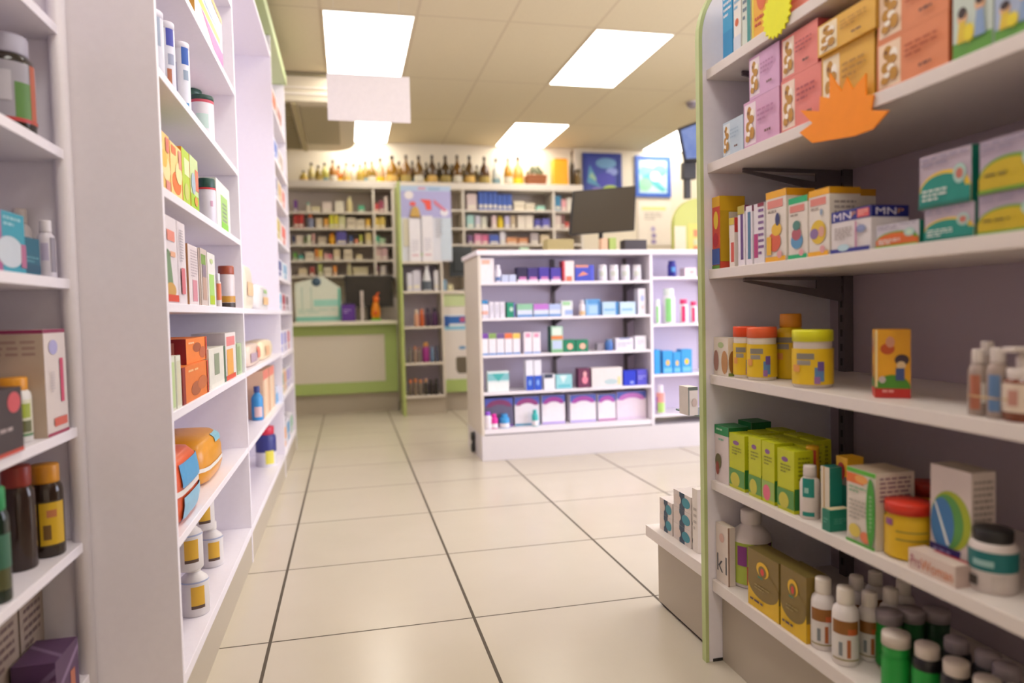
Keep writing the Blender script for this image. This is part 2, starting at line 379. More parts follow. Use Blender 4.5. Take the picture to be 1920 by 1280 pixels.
# ================================================================== left run of shelving
def wallunit(label, xf, xb, y0, y1, zs, near, far, top=2.62, group='white shelving bays along the left wall', back=True):
    u = Unit('shelving_unit', ((xf+xb)/2, (y0+y1)/2, 0), label, 'shelves', group); t = .018
    if near: u.box('side_panel', xb, xf, y0, y0+t, 0, top+.1, WHITE)
    if far: u.box('side_panel', xb, xf, y1-t, y1, 0, top+.1, WHITE)
    a, b = (y0+t if near else y0+.001), (y1-t if far else y1-.001)
    if back: u.box('back_panel', xb, xb+.008, a+.001, b-.001, .0, top, BACKP, 0)
    for z in zs:
        u.box('shelf', xb+.009, xf-.001, a+.0005, b-.0005, z-(.022 if z > .2 else .03), z, WHITE)
    u.box('plinth', xf-.02, xf-.003, a+.001, b-.001, 0, zs[0]-.031, KICK, 0)
    return u
XL, XA = -.41, -.598
ZB = (.145, .475, .78, 1.04, 1.312, 1.59, 1.905, 2.25)
uA = wallunit('near white shelving bay set back at the left edge of the photo', XA, -.97, .1, 1.7895, (.2, .503, .765, 1.095, 1.38, 1.65, 1.97), True, False)
uB = wallunit('white shelving bay with baby cans, aloe box and orange bags', XL, -.81, 1.79, 3.04, ZB, True, True)
uB.box('filler_panel', -.97, -.812, 1.79, 1.808, 0, 2.72, WHITE)
mb = MB(); mb.lathe([(0, 0), (.018, 0), (.018, 2.72), (0, 2.72)], WHITE, 16, c=(-.606, 1.771, 0)); uA.mesh('rounded_edge_post', mb)
uC = wallunit('white shelving bay with a tall empty upper compartment', XL, -.81, 3.042, 4.62, (.145, .475, .78, 1.04, 2.61), False, True)
uD = wallunit('far white shelving bay at the end of the left run', XL, -.81, 4.622, 5.58, (.145, .50, .76, 1.04, 1.257, 1.496, 1.76, 2.0, 2.31), False, True)
for u, a, b in ((uB, 1.79, 3.04), (uC, 3.042, 4.62), (uD, 4.622, 5.58)):
    u.box('cornice', XL-.3, XL+.02, a, b, 2.722, 2.79, PGREEN, .003, label='pale green cornice')
# ================================================================== right near gondola
XR, YP = .973, 1.785
g = Unit('shelving_unit', (1.17, .95, 0), 'near white gondola shelving with light green edged end panel', 'shelves')
mb = MB(); pts = []
xf, xb, zt, rr = XR-.012, 1.365, 1.92, .19
pts = [(xf, 0), (xb, 0), (xb, zt)]+[(xf+rr-rr*math.sin(a), zt-rr+rr*math.cos(a)) for a in [i*math.pi/16 for i in range(9)]]
inn = [(max(x, xf), z) for x, z in pts]
g.mesh('end_panel', MB().prism([(x, YP, z) for x, z in pts][::-1], (0, .018, 0), WHITE), .001)
# green edging band that follows the rounded profile
edge = [(xf, 0)]+[(xf+rr-rr*math.cos(a), zt-rr+rr*math.sin(a)) for a in [i*math.pi/24 for i in range(13)]]+[(xb, zt)]
mb = MB(); off_ = .010; EDGEG = laminate('edge_green', 'bdcb88')
def nrm(i):
    a = Vector(edge[max(i-1, 0)]); b = Vector(edge[min(i+1, len(edge)-1)]); t = (b-a).normalized(); return Vector((-t.y, t.x))
out = [(Vector(e)+nrm(i)*off_) for i, e in enumerate(edge)]
for i in range(len(edge)-1):
    q4 = [edge[i], edge[i+1], out[i+1], out[i]]
    n = len(mb.v); k = mb.mi(EDGEG)
    for yy in (YP-.0015, YP+.0195): mb.v += [(x, yy, z) for x, z in q4]
    for f in ((0, 1, 2, 3), (7, 6, 5, 4), (3, 2, 6, 7), (1, 0, 4, 5)): mb.f.append(tuple(n+j for j in f)); mb.m.append(k); mb.sm.append(False)
g.mesh('edge_band', mb, label='light green rounded edging')
GREENE = GREEN
g.box('back_panel', 1.356, 1.365, -.4, YP-.001, .05, 1.9, laminate('mauve_back_panel', 'b9a9b4', .5), 0)
for z in (.237, .518, .813, 1.103, 1.392, 1.645):
    g.box('shelf', XR, 1.355, -.4, YP-.001, z-(.034 if z < .3 else .026), z, laminate('shelf_cream_white', 'e6dcd4') if z == .237 else bpy.data.materials['shelf_cream_white'])
g.box('plinth', XR+.03, 1.35, -.4, YP-.002, 0, .2, KICK, 0)
g.box('foot', XR, XR+.03, YP-.002, YP+.018, -.0, .008, DARK, 0)
for yy in (1.70, .55):
    mb = MB().box(1.328, 1.3555, yy-.013, yy+.013, .24, 1.9, SLOT)
    for k in range(40): mb.box(1.3272, 1.3285, yy-.004, yy+.004, .27+k*.04, .29+k*.04, DARK)
    g.mesh('slotted_upright', mb, label='dark slotted steel upright')
    for z in (.518, .813, 1.103, 1.392, 1.645):
        g.mesh('bracket', MB().prism([(1.327, yy-.003, z-.027), (1.03, yy-.003, z-.027), (1.03, yy-.003, z-.033), (1.25, yy-.003, z-.036), (1.25, yy-.003, z-.060), (1.05, yy-.003, z-.034), (1.03, yy-.003, z-.034), (1.03, yy-.003, z-.038), (1.327, yy-.003, z-.096)], (0, .006, 0), SLOT), label='dark steel shelf bracket')
for i, z in enumerate((.237, .518, .813, 1.103, 1.392, 1.645)):
    shelf('R%d' % (5-i), 'R', XR, z, ['right bottom shelf', 'right fifth shelf', 'right fourth shelf', 'right third shelf', 'right second shelf', 'right top shelf'][i])
# low plinth beyond the green edged panel
g2 = Unit('low_display_plinth', (1.2, 2.0, 0), 'low white display deck beyond the green edged end panel', 'shelf')
g2.box('deck', .955, 1.34, 1.806, 2.2, .235, .272, bpy.data.materials['shelf_cream_white'])
g2.box('plinth', .995, 1.33, 1.808, 2.19, .012, .234, KICK, 0)
g2.box('painted_shadow_gap', 1.005, 1.32, 1.808, 2.18, 0, .012, DARK, 0)  # near-black strip: the shadow under the plinth put in as colour
shelf('RD', 'R', .955, .272, 'low white display deck')
# ================================================================== island gondola
YI, XI0, XI1, XI2 = 4.636, .848, 2.075, 3.25
s = Unit('island_gondola', (2.05, 4.95, 0), 'white island gondola with two bays of shelves', 'shelves')
for x in (XI0, XI1, XI2-.02): s.box('side_panel', x, x+.02, YI, 5.2, .172 if x != XI0 else .172, 1.378, WHITE if x != XI0 else CREAM)
s.box('worktop', XI0-.01, XI2+.01, YI-.012, 5.24, 1.379, 1.412, WHITE, .004)
s.box('back_panel', XI0+.021, XI1-.001, 4.93, 4.94, .2, 1.378, BACKP, 0); s.box('back_panel', XI1+.021, XI2-.021, 4.93, 4.94, .2, 1.378, BACKP, 0)
s.box('plinth', XI0+.0, XI2, YI+.004, 5.2, 0, .171, laminate('plinth_white', 'dcd6d8'), .002)
ZI = [.214, .460, .712, .960, 1.199]; ZI2 = [.245, .532, .888, 1.222]
for z in ZI: s.box('shelf', XI0+.0205, XI1-.0005, YI+.002, 4.929, z-(.018 if z > .25 else .035), z, WHITE)
for z in ZI2: s.box('shelf', XI1+.0205, XI2-.0205, YI+.002, 4.929, z-.018, z, WHITE)
for x in (1.45, 2.0, 2.62):
    s.box('slotted_upright', x-.012, x+.012, 4.912, 4.929, .22, 1.37, SLOT, 0)
    for z in (ZI if x < 2.07 else ZI2)[1:]: s.mesh('bracket', MB().prism([(x-.003, 4.911, z-.02), (x-.003, 4.72, z-.02), (x-.003, 4.72, z-.026), (x-.003, 4.911, z-.07)], (.006, 0, 0), SLOT))
c = P(882, 833, Y=4.9)
mb = MB()
for zz in (.045, .125): mb.lathe([(0, -.012), (.03, -.012), (.034, 0), (.03, .012), (0, .012)], DARK, 20, tilt=Matrix.Rotation(math.pi/2, 3, 'Y'), c=(XI0-.014, 4.92, zz))
mb.box(XI0-.02, XI0-.001, 4.905, 4.935, .03, .14, DARK)
s.mesh('bumper_wheels', mb, label='black double bumper wheel')
for i, z in enumerate(ZI): shelf('I%d' % i, 'F', YI, z, ['island bottom shelf', 'island fourth shelf', 'island third shelf', 'island second shelf', 'island top shelf'][i])
for i, z in enumerate(ZI2): shelf('J%d' % i, 'F', YI, z, ['island right bay bottom', 'island right bay third shelf', 'island right bay second shelf', 'island right bay top shelf'][i])
shelf('IT', 'F', 4.636, 1.412, 'island worktop')
# ================================================================== back wall shelving, counters
YS = 7.75
def backunit(x0, x1, divs, label, zs, bot):
    u = Unit('wall_shelving', ((x0+x1)/2, 7.93, bot), label, 'shelves', 'cream shelving on the back wall')
    u.box('top_board', x0, x1, YS-.01, 8.11, 2.352, 2.425, CREAM, .002)
    u.box('back_panel', x0, x1, 8.10, 8.11, bot, 2.351, BACKW, 0)
    for x in divs: u.box('divider', x, x+.024, YS, 8.099, bot, 2.351, CREAM)
    ed = sorted(divs); spans = [(a+.0245, b-.0005) for a, b in zip(ed, ed[1:])]
    for a, b in spans:
        for z in zs: u.box('shelf', a, b, YS+.004, 8.099, z-.02, z, CREAM, 0)
    return u
ZL = [1.43, 1.592, 1.757, 1.93, 2.10]
backunit(-.93, .52, [-.93, .292, .496], 'cream back wall shelving left of the green panel', ZL, 1.39)
ZR = [1.59, 1.757, 1.935, 2.135]
backunit(.525, 2.66, [.525, 1.262, 2.30, 2.636], 'cream back wall shelving behind the island', ZR, 1.2)
struct(bxo('trim_1', -.93, 2.66, 8.085, 8.119, .0, 1.19, CREAM))
for i, z in enumerate(ZL): shelf('BL%d' % i, 'F', YS+.004, z, 'back left %s shelf' % ['bottom', 'fourth', 'third', 'second', 'top'][i])
for i, z in enumerate(ZR): shelf('BR%d' % i, 'F', YS+.004, z, 'back right %s shelf' % ['bottom', 'third', 'second', 'top'][i])
shelf('BT', 'F', YS, 2.425, 'back wall shelving top')
# left service counter
u = Unit('service_counter', (-.1, 7.7, 0), 'low counter with green framed white front left of the green panel', 'counter')
u.box('worktop', -.9, .49, 7.30, 8.07, .905, .942, laminate('counter_top_cream', 'ece6d2'), .004)
u.box('carcass', -.9, .49, 7.44, 8.07, .20, .904, CREAM, 0)
mb = MB(); F0 = 7.425
mb.box(-.9, .49, F0, 7.439, .80, .904, GREEN); mb.box(-.9, .49, F0, 7.439, .20, .315, GREEN); mb.box(.36, .49, F0, 7.439, .315, .80, GREEN); mb.box(-.9, -.70, F0, 7.439, .315, .80, GREEN)
u.mesh('front_frame', mb, label='green frame of the counter front')
u.box('front_panel', -.70, .36, F0+.004, 7.439, .316, .799, CREAM, 0)
u.box('plinth', -.9, .49, 7.47, 8.05, 0, .199, KICK, 0)
shelf('CL', 'F', 7.40, .942, 'low left counter')
# narrow display with the tall green panel
u = Unit('display_shelving', (.7, 7.2, 0), 'narrow white display shelves beside the tall green panel', 'shelves')
u.box('green_panel', .505, .53, 6.965, 7.40, 0, 2.29, laminate('fresh_green', 'b4c46c'), .002, label='tall green side panel')
u.box('side_panel', .905, .925, 6.975, 7.40, .17, 1.51, CREAM)
u.box('back_panel', .531, .904, 7.33, 7.34, .17, 1.51, BACKP, 0)
u.box('plinth', .531, .925, 7.02, 7.40, 0, .169, KICK, 0)
ZN = [.192, .518, .875, 1.225]
for z in ZN+[1.515]: u.box('shelf', .531, .904, 6.978, 7.329, z-.022, z, CREAM)
for i, z in enumerate(ZN): shelf('N%d' % i, 'F', 6.985, z, 'narrow display %s shelf' % ['bottom', 'third', 'second', 'top'][i])
# right till counter
u = Unit('till_counter', (1.6, 7.5, 0), 'tall till counter with a green strip behind the island', 'counter')
u.box('worktop', .93, 3.0, 7.16, 7.7, 1.195, 1.23, CREAM, .004)
u.box('front_panel', .93, 3.0, 7.2, 7.22, .19, 1.194, laminate('counter_white', 'e2dad4'), 0)
u.box('green_strip', .93, 3.0, 7.19, 7.199, 1.07, 1.19, laminate('pale_green_strip', 'c3d39a'), 0); u.box('green_base_strip', .93, 3.0, 7.19, 7.199, .19, .32, GREEN, 0)
u.box('plinth', .93, 3.0, 7.24, 7.7, 0, .189, KICK, 0)
mb = MB()
def onF(mb, x0, y0, x1, y1, Y, col, kind='r'):
    a = P(x0, y1, Y=Y); b = P(x1, y0, Y=Y)
    decal(mb, (a.x, Y, a.z), (1, 0, 0), (0, 0, 1), b.x-a.x, b.z-a.z, (0, -1, 0), .0005, [(kind, 0, 0, 1, 1, col)])
mb.box(P(831, 600, Y=7.196).x, 1.16, 7.1962, 7.1985, P(831, 620, Y=7.196).z, P(831, 590, Y=7.196).z, M('dfe4ea', .5)); onF(mb, 832, 592, 878, 607, 7.196, '2f6ab8'); onF(mb, 832, 592, 842, 612, 7.195, '2a5aa8'); onF(mb, 834, 611, 880, 618, 7.195, '7fc0de'); onF(mb, 862, 594, 872, 604, 7.194, 'c05a80', 'e')
u.mesh('front_sticker', mb, label='blue sticker on the counter front')
mb = MB(); onF(mb, 860, 648, 874, 655, 7.199, '6f9ac4', 'e'); u.mesh('round_sticker', mb)
mb = MB(); a = P(856, 700, Y=7.195)
mb.prism([(a.x+dx, 7.196, a.z+dz_) for dx, dz_ in ((.02, .0), (0, .04), (0, .15), (.01, .17), (.2, .17), (.2, 0))], (0, .003, 0), M('6d6353', .4)); u.mesh('grille', mb, label='dark grey rounded grille')
shelf('CT', 'F', 7.2, 1.23, 'till counter')
# air conditioner / soffit
u = Unit('air_conditioner', (-.4, 6.7, CEIL), 'large ceiling mounted air conditioner with slatted grille at left', 'air conditioner')
zb = 2.70; xr = .12; y0, y1 = 5.885, 7.62
crv = [(xr, y0)]+[(xr-.22+.22*math.cos(a), y1-.32+.32*math.sin(a)) for a in [i*math.pi/20 for i in range(11)]]+[(-.7, y1+.01), (-.99, y1), (-.99, y0)]
u.mesh('housing', MB().prism([(x, y, zb) for x, y in crv], (0, 0, CEIL-zb-.001), laminate('ac_beige', 'd9ccb0', .5)), .006)
mb = MB()
mb.box(-.99, xr, y0-.012, y0-.001, zb+.05, zb+.065, laminate('ac_line', 'f0e6d6')); mb.box(-.99, xr, y0-.012, y0-.001, zb+.10, zb+.112, bpy.data.materials['ac_line']); mb.box(-.99, xr, y0-.02, y0-.001, CEIL-.03, CEIL-.012, M('8f8465', .5))
u.mesh('front_trim', mb)
mb = MB()
for k in range(22): mb.box(-.95, -.40, y0+.06+k*.072, y0+.1+k*.072, zb-.014, zb-.001, M('8a7c58', .5))
u.mesh('slatted_grille', mb, label='brown slatted intake grille')
u.box('grille_rail', -.385, -.345, y0+.03, y1-.05, zb-.018, zb-.001, M('b6a77e', .5), 0)
u.box('intake_panel', -.33, -.02, y0+.12, y1-.35, zb-.012, zb-.001, M('a99c7c', .5), .003)
# hanging blank sign
YN = 4.3; a = P(612, 137, Y=YN); b = P(770, 231, Y=YN)
u = Unit('hanging_sign', ((a.x+b.x)/2, YN, b.z), 'blank grey white rectangular sign hanging below the ceiling light', 'sign')
u.box('board', a.x, b.x, YN-.005, YN+.005, b.z, min(a.z, CEIL-.02), M('dcd3d2', .6), .001)
for x in (a.x+.05, b.x-.05): u.box('hanging_wire', x-.001, x+.001, YN-.001, YN+.001, min(a.z, CEIL-.02)-.01, CEIL-.0005, M('c9c0b4', .5), 0)
# ================================================================== goods, near right gondola
def tb(top=None, bot=None, th=.16, bh=.1):
    L = []
    if top: L.append(('r', 0, 1-th, 1, 1, top))
    if bot: L.append(('r', 0, 0, 1, bh, bot))
    return L
def ln(c, u0=.15, v0=.4, u1=.85, v1=.7, n=4): return ('l', u0, v0, u1, v1, c, n)
# --- top shelf
carton('R0', 1356, 1374, 0, '2f9fd0', {'f': [('r', 0, .0, 1, .35, '1f8fc6'), ln('e8eef4', .1, .5, .9, .8)], 's': [('r', 0, 0, 1, 1, '2b95cc')]}, 'bright blue upright box', d=.09, h=.2)
carton('R0', 1376, 1390, 0, 'eeeae2', {'f': [('e', .2, .32, .7, .42, 'd96a3a'), ln('7fb4d4', .1, .5, .9, .8), ('r', 0, 0, 1, .2, 'd6dce6')], 'r': [ln('8a8a92', .1, .2, .9, .8, 7)]}, 'cream box with an orange dot', d=.05, h=.2)
carton('R0', 1392, 1408, 0, 'd4dccf', [('r', .6, 0, 1, 1, '2e8f8c'), ln('667a8c', .1, .3, .55, .8, 5)], 'pale box with a teal edge stripe', d=.06, h=.19)
carton('R0', 1410, 1442, 0, 'f0b020', [('r', 0, 0, .12, 1, 'e8d23a'), ('e', .3, .3, .9, .7, 'e0641c'), ln('c8451c', .2, .1, .9, .25, 2)], 'yellow box with orange flower', d=.09, h=.2)
carton('R0', 1478, 1530, -60, 'dd6f62', [('r', 0, 0, 1, .12, 'e88a78'), ln('8c2d2a', .5, .3, .9, .6, 3)], 'coral red box', d=.1, h=.19)
# --- second shelf: the stacked baby tea cartons
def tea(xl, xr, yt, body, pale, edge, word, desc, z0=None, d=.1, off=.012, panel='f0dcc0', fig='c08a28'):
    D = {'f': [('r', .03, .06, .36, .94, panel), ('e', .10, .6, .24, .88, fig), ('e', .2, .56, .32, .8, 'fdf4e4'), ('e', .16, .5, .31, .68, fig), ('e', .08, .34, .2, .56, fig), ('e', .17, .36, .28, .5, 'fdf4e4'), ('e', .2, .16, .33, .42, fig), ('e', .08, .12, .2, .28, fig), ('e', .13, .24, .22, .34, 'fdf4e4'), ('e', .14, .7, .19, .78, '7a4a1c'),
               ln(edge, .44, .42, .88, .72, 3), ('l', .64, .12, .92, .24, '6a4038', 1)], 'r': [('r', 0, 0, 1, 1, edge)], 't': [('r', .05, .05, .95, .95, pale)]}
    return carton('R1', xl, xr, yt, body, D, desc, d=d, z0=z0, off=off, name='tea_box')
tea(1356, 1394, 233, 'c4d4e0', 'cfdde6', 'a8bccc', '', 'small light blue carton with brown figure', panel='e4ecf0')
a = tea(1395, 1462, 196, 'dba6c6', 'e3b6d0', 'b97aa0', '', 'lower lilac pink carton', panel='f2dfe6')
tea(1405, 1462, 112, 'dcabd0', 'e6bcd8', 'b880a8', '', 'upper lilac pink carton', z0=a.top, panel='f2dfe6')
a = tea(1465, 1541, 155, 'e8857a', 'ee988c', 'b04a50', '', 'lower salmon pink carton', panel='f6dcc8')
tea(1466, 1534, 76, 'e8857a', 'ee988c', 'b04a50', '', 'upper salmon pink carton', z0=a.top, panel='f6dcc8')
a = tea(1541, 1640, 110, 'e4b040', 'ecbc50', 'b8862a', '', 'lower mustard yellow carton', panel='f6e4c0')
tea(1533, 1642, 52, 'e4b040', 'ecbc50', 'b8862a', '', 'upper mustard yellow carton', z0=a.top, d=.12, off=.004, panel='f6e4c0')
a = tea(1644, 1779, 86, 'e08a5c', 'e89a6c', 'b4562e', '', 'lower orange brown carton', d=.12, panel='f4d8b8')
tea(1645, 1780, -14, 'e08a5c', 'e89a6c', 'b4562e', '', 'upper orange brown carton', z0=a.top, d=.12, panel='f4d8b8')
for xl, xr, bg_, ds in ((1786, 1862, 'c8d4c8', 'pale green box with two children and flower'), (1864, 1950, 'aab8d0', 'pale blue box with small baby figures')):
    carton('R1', xl, xr, -30, bg_, {'f': [('r', 0, 0, 1, .22, '5f9a3a'), ('e', .12, .42, .38, .6, 'e0b088'), ('e', .14, .5, .36, .64, '3c2c28'), ('p', .12, .2, .4, .46, 'e0c23a', [(0, 0), (1, 0), (.8, 1), (.2, 1)]),
            ('e', .58, .5, .84, .68, 'e0b088'), ('e', .6, .58, .84, .72, '3c2c28'), ('p', .58, .2, .86, .52, '8aa4c8', [(0, 0), (1, 0), (.8, 1), (.2, 1)]), ('s', .3, .16, .6, .42, 'e8d430'), ('r', 0, .86, 1, 1, '6fae5a' if xl < 1800 else '7fb8c8')], 'r': [ln('7a8694', .1, .2, .9, .8, 7)]},
            ds, d=.09, name='baby_food_box')
# --- third shelf
carton('R2', 1329, 1351, 374, 'd8503a', {'f': [('r', 0, .86, 1, 1, 'e8b42a'), ('e', .2, .55, .8, .8, 'f0d040'), ('e', .1, .3, .8, .5, 'c02c3c'), ('r', 0, .06, 1, .28, '3a5aa4'), ('r', 0, 0, 1, .05, '6a9a3c')], 'r': [('r', 0, .8, 1, 1, 'e0b020'), ('r', .0, .1, 1, .8, 'c8a01c'), ('r', .35, .42, .9, .78, 'd8ccb8')]}, 'red and blue patterned upright box', d=.075)
carton('R2', 1368, 1378, 410, 'e8dcd0', {'f': [('r', .3, .1, .9, .5, 'd4503c'), ('r', 0, .86, 1, 1, 'd8c040')], 'r': [('r', 0, .7, 1, 1, 'cc3c34')]}, 'slim white box with red print', d=.05)
carton('R2', 1384, 1397, 388, 'ece4ea', {'f': [('r', .4, .1, .8, .9, '5f3a7c'), ('r', 0, .86, 1, 1, 'b8a840')], 'r': [ln('8a4a7c', .1, .1, .9, .9, 9), ('r', 0, .9, 1, 1, '7c3050')]}, 'white box with purple stripe', d=.06)
carton('R2', 1399, 1411, 388, 'ece4ea', {'f': [('r', .3, .1, .8, .9, '4a7a9a')], 'r': [ln('7c5a9a', .1, .1, .9, .9, 9), ('r', 0, .9, 1, 1, '7c3050')]}, 'white box with blue stripe', d=.06)
carton('R2', 1414, 1434, 384, 'e6dfe2', {'f': [('r', 0, .1, .4, .5, 'b83a7a'), ln('7a4a8c', .45, .1, .95, .9, 8), ('r', .4, .94, 1, 1, '8c2038')], 'r': [ln('9a8a94', .1, .1, .9, .9, 9)]}, 'white box with magenta and violet print', d=.07)
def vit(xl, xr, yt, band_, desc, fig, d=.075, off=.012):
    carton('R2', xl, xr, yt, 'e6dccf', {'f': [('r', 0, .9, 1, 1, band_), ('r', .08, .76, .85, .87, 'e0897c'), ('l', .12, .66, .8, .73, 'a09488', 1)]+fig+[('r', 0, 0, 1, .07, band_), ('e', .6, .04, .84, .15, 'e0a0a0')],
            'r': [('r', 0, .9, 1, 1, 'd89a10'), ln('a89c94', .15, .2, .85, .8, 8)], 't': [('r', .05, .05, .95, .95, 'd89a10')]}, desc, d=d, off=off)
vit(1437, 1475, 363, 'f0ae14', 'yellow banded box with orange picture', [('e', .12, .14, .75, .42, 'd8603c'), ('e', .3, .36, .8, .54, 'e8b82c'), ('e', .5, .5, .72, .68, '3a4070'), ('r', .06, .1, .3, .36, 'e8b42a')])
vit(1479, 1515, 374, '18b070', 'green banded box with blue picture', [('e', .14, .16, .78, .42, '5a94bc'), ('e', .2, .3, .7, .5, 'b05a64'), ('e', .26, .46, .66, .62, '4f8478')])
vit(1517, 1556, 360, 'f0ae14', 'yellow banded box with purple fruit picture', [('e', .1, .18, .86, .54, 'e0bc2c'), ('e', .08, .26, .5, .42, '8a6c9c'), ('e', .5, .28, .8, .44, 'd8a088'), ('e', .6, .6, .72, .7, '88a0b8')])
carton('R2', 1588, 1600, 357, 'e4dcd0', {'f': [('r', 0, .9, 1, 1, 'd89a10')], 'r': [('r', 0, .9, 1, 1, 'c88c10')]}, 'yellow banded box at the back', d=.06, off=.14)
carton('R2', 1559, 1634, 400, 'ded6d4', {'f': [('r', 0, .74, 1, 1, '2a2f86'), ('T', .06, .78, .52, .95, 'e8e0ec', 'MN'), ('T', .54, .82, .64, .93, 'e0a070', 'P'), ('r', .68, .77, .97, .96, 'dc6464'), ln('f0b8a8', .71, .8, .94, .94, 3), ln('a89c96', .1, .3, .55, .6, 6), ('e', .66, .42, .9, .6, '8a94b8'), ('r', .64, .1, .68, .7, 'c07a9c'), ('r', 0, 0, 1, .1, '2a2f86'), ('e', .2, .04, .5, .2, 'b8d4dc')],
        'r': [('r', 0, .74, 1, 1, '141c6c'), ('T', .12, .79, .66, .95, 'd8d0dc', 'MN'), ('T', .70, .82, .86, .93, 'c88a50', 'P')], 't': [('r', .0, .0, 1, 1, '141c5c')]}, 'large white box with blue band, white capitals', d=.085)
def hump(xl, xr, yt, top, c, foot, desc, z0=None, dot='c8dcc4', off=.012, d=.09, side=None):
    return carton('R2', xl, xr, yt, top, {'f': [('r', 0, 0, 1, .34, 'e8c02c' if c == '0f8a7c' else foot), ('h', .0, .32, .98, .66, 'e8c02c' if c == '0f8a7c' else foot), ('h', .02, .30, .9, .60, c), ('r', 0, .0, 1, .31, c), ('e', .68, .36, .92, .72, 'a8ccc0'), ('e', .73, .44, .87, .64, dot), ('l', .05, .74, .95, .94, '9a90a4', 2), ln('e4ece4', .08, .1, .6, .34, 3) if c != 'c8ac14' else ln('6c6420', .1, .26, .8, .36, 1), ('r', 0, 0, 1, .07, foot)],
            'r': [('r', 0, 0, 1, 1, side or '06705c')], 't': [ln('9c94a4', .05, .3, .95, .8, 2)]}, desc, d=d, z0=z0, off=off)
hump(1643, 1724, 425, 'cac4cc', 'd9661a', '6aa82c', 'low white box with an orange wave', off=.008)
a = hump(1733, 1828, 394, 'b8a8b4', '0f8a7c', '0a6a5c', 'lower white box with teal hump', dot='c07060')
hump(1724, 1822, 297, 'b8a8b4', '0f8a7c', '0a6a5c', 'upper white box with teal hump', z0=a.top, dot='c07060')
a = hump(1834, 1960, 368, 'b0a0b0', 'c8ac14', '6a9a2a', 'lower white box with yellow hump', side='5a8a2a')
hump(1836, 1962, 268, 'b0a0b0', 'c8ac14', '6a9a2a', 'upper white box with yellow hump', z0=a.top, side='5a8a2a')
# --- fourth shelf
carton('R3', 1338, 1366, 632, 'e8dccc', {'f': [('e', .3, .72, .7, .88, 'b8c890'), ('e', .0, .1, .35, .66, 'a87868'), ('e', .55, .05, .98, .66, 'c08a54')], 'r': [('e', .05, .05, .9, .66, 'a8743c'), ('r', 0, 0, 1, .08, '7a8a3c')]}, 'small cream box with brown figures', d=.03)
def gummy(xl, xr, yt, lid, body, desc, kind='tub', lab='e6be1c'):
    L = [(.06, .68 if kind == 'tub' else .95, lab)] if lab else []
    vessel('R3', xl, xr, yt, kind, body, lid, desc, labels=L, patches=[(.50, .60, -22, 26, '8a8478'), (.40, .48, -26, 20, '9a9488'), (.12, .36, 18, 13, '5a86b4'), (.30, .46, 22, 9, '6a4f94'), (.08, .2, 12, 8, '9a6aa4'), (.28, .40, -48, 12, 'e09a4c')], off=.012, name='vitamin_jar', cat='jar')
gummy(1376, 1418, 612, 'f2501c', 'e8dccb', 'orange lidded yellow label jar at back')
gummy(1402, 1456, 613, 'f66a3a', 'e8dccb', 'orange lidded yellow label jar in front')
vessel('R3', 1452, 1514, 588, 'slim', 'e6be14', 'd88c14', 'tall yellow jar with amber lid', patches=[(.56, .64, -24, 30, '8a8478'), (.46, .54, -28, 22, '9a9488'), (.2, .44, 20, 14, '5a86b4'), (.3, .4, -40, 14, 'e8a060')], name='vitamin_jar', cat='jar', off=.09, r=.041)
gummy(1488, 1560, 618, 'e6e41c', 'dccfc4', 'lime yellow lidded jar with blue figure')
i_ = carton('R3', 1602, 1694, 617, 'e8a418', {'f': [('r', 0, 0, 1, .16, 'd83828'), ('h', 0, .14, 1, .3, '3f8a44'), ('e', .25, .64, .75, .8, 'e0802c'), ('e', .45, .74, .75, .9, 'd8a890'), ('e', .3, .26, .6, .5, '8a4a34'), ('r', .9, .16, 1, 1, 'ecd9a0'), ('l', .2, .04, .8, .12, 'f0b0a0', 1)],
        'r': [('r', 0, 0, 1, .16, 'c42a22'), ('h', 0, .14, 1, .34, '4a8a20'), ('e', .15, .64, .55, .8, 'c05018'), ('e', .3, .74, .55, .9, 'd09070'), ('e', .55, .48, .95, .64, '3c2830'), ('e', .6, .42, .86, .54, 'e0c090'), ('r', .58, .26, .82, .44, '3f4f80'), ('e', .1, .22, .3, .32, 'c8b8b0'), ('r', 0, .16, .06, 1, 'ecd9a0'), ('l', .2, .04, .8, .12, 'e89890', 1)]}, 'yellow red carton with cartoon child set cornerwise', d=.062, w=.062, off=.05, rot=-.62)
for xl, xr, yt, of, ds in ((1817, 1851, 655, .012, 'clear vial with white cap, red print'), (1852, 1890, 652, .014, 'clear vial with white cap, blue print'), (1834, 1868, 640, .055, 'clear vial with white cap, behind the pair')):
    vessel('R3', xl, xr, yt, 'slim', 'a8968c', 'd8ccc4', ds, patches=[(.1, .62, -20, 30, 'b06a50' if 'red' in ds else '5f7fa8' if 'blue' in ds else 'c8beb8'), (.2, .5, 30, 15, 'e4dcd4')], off=of, glass=True, name='vial', cat='bottle')
S_ = SH['R3']; yv0, yv1 = Yat(1817, XR+.012, S_['z']+.02), Yat(1890, XR+.012, S_['z']+.02)
u = Unit('rubber_band', (XR+.03, (yv0+yv1)/2, S_['z']+.03), 'tan rubber band holding the clear vials together', 'rubber band')
mb = MB(); pts = []
for k in range(25):
    t = 2*math.pi*k/24; cx = max(-1, min(1, 1.25*math.cos(t))); sy_ = max(-1, min(1, 1.25*math.sin(t)))
    pts.append((XR+.052+.048*cx, (yv0+yv1)/2+(abs(yv1-yv0)/2+.003)*sy_, S_['z']+.034))
mb.tube(pts, .0016, M('c8a878', .6), 6); u.mesh('band', mb)
v = vessel('R3', 1886, 1950, 690, 'wide', '7c3a1c', 'dcd0c8', 'amber spray bottle with white pump', labels=[(.18, .72, 'e0cdb8')], patches=[(.3, .6, -30, 16, 'c08a7a')], off=.012, glass=True, name='spray_bottle', cat='bottle')
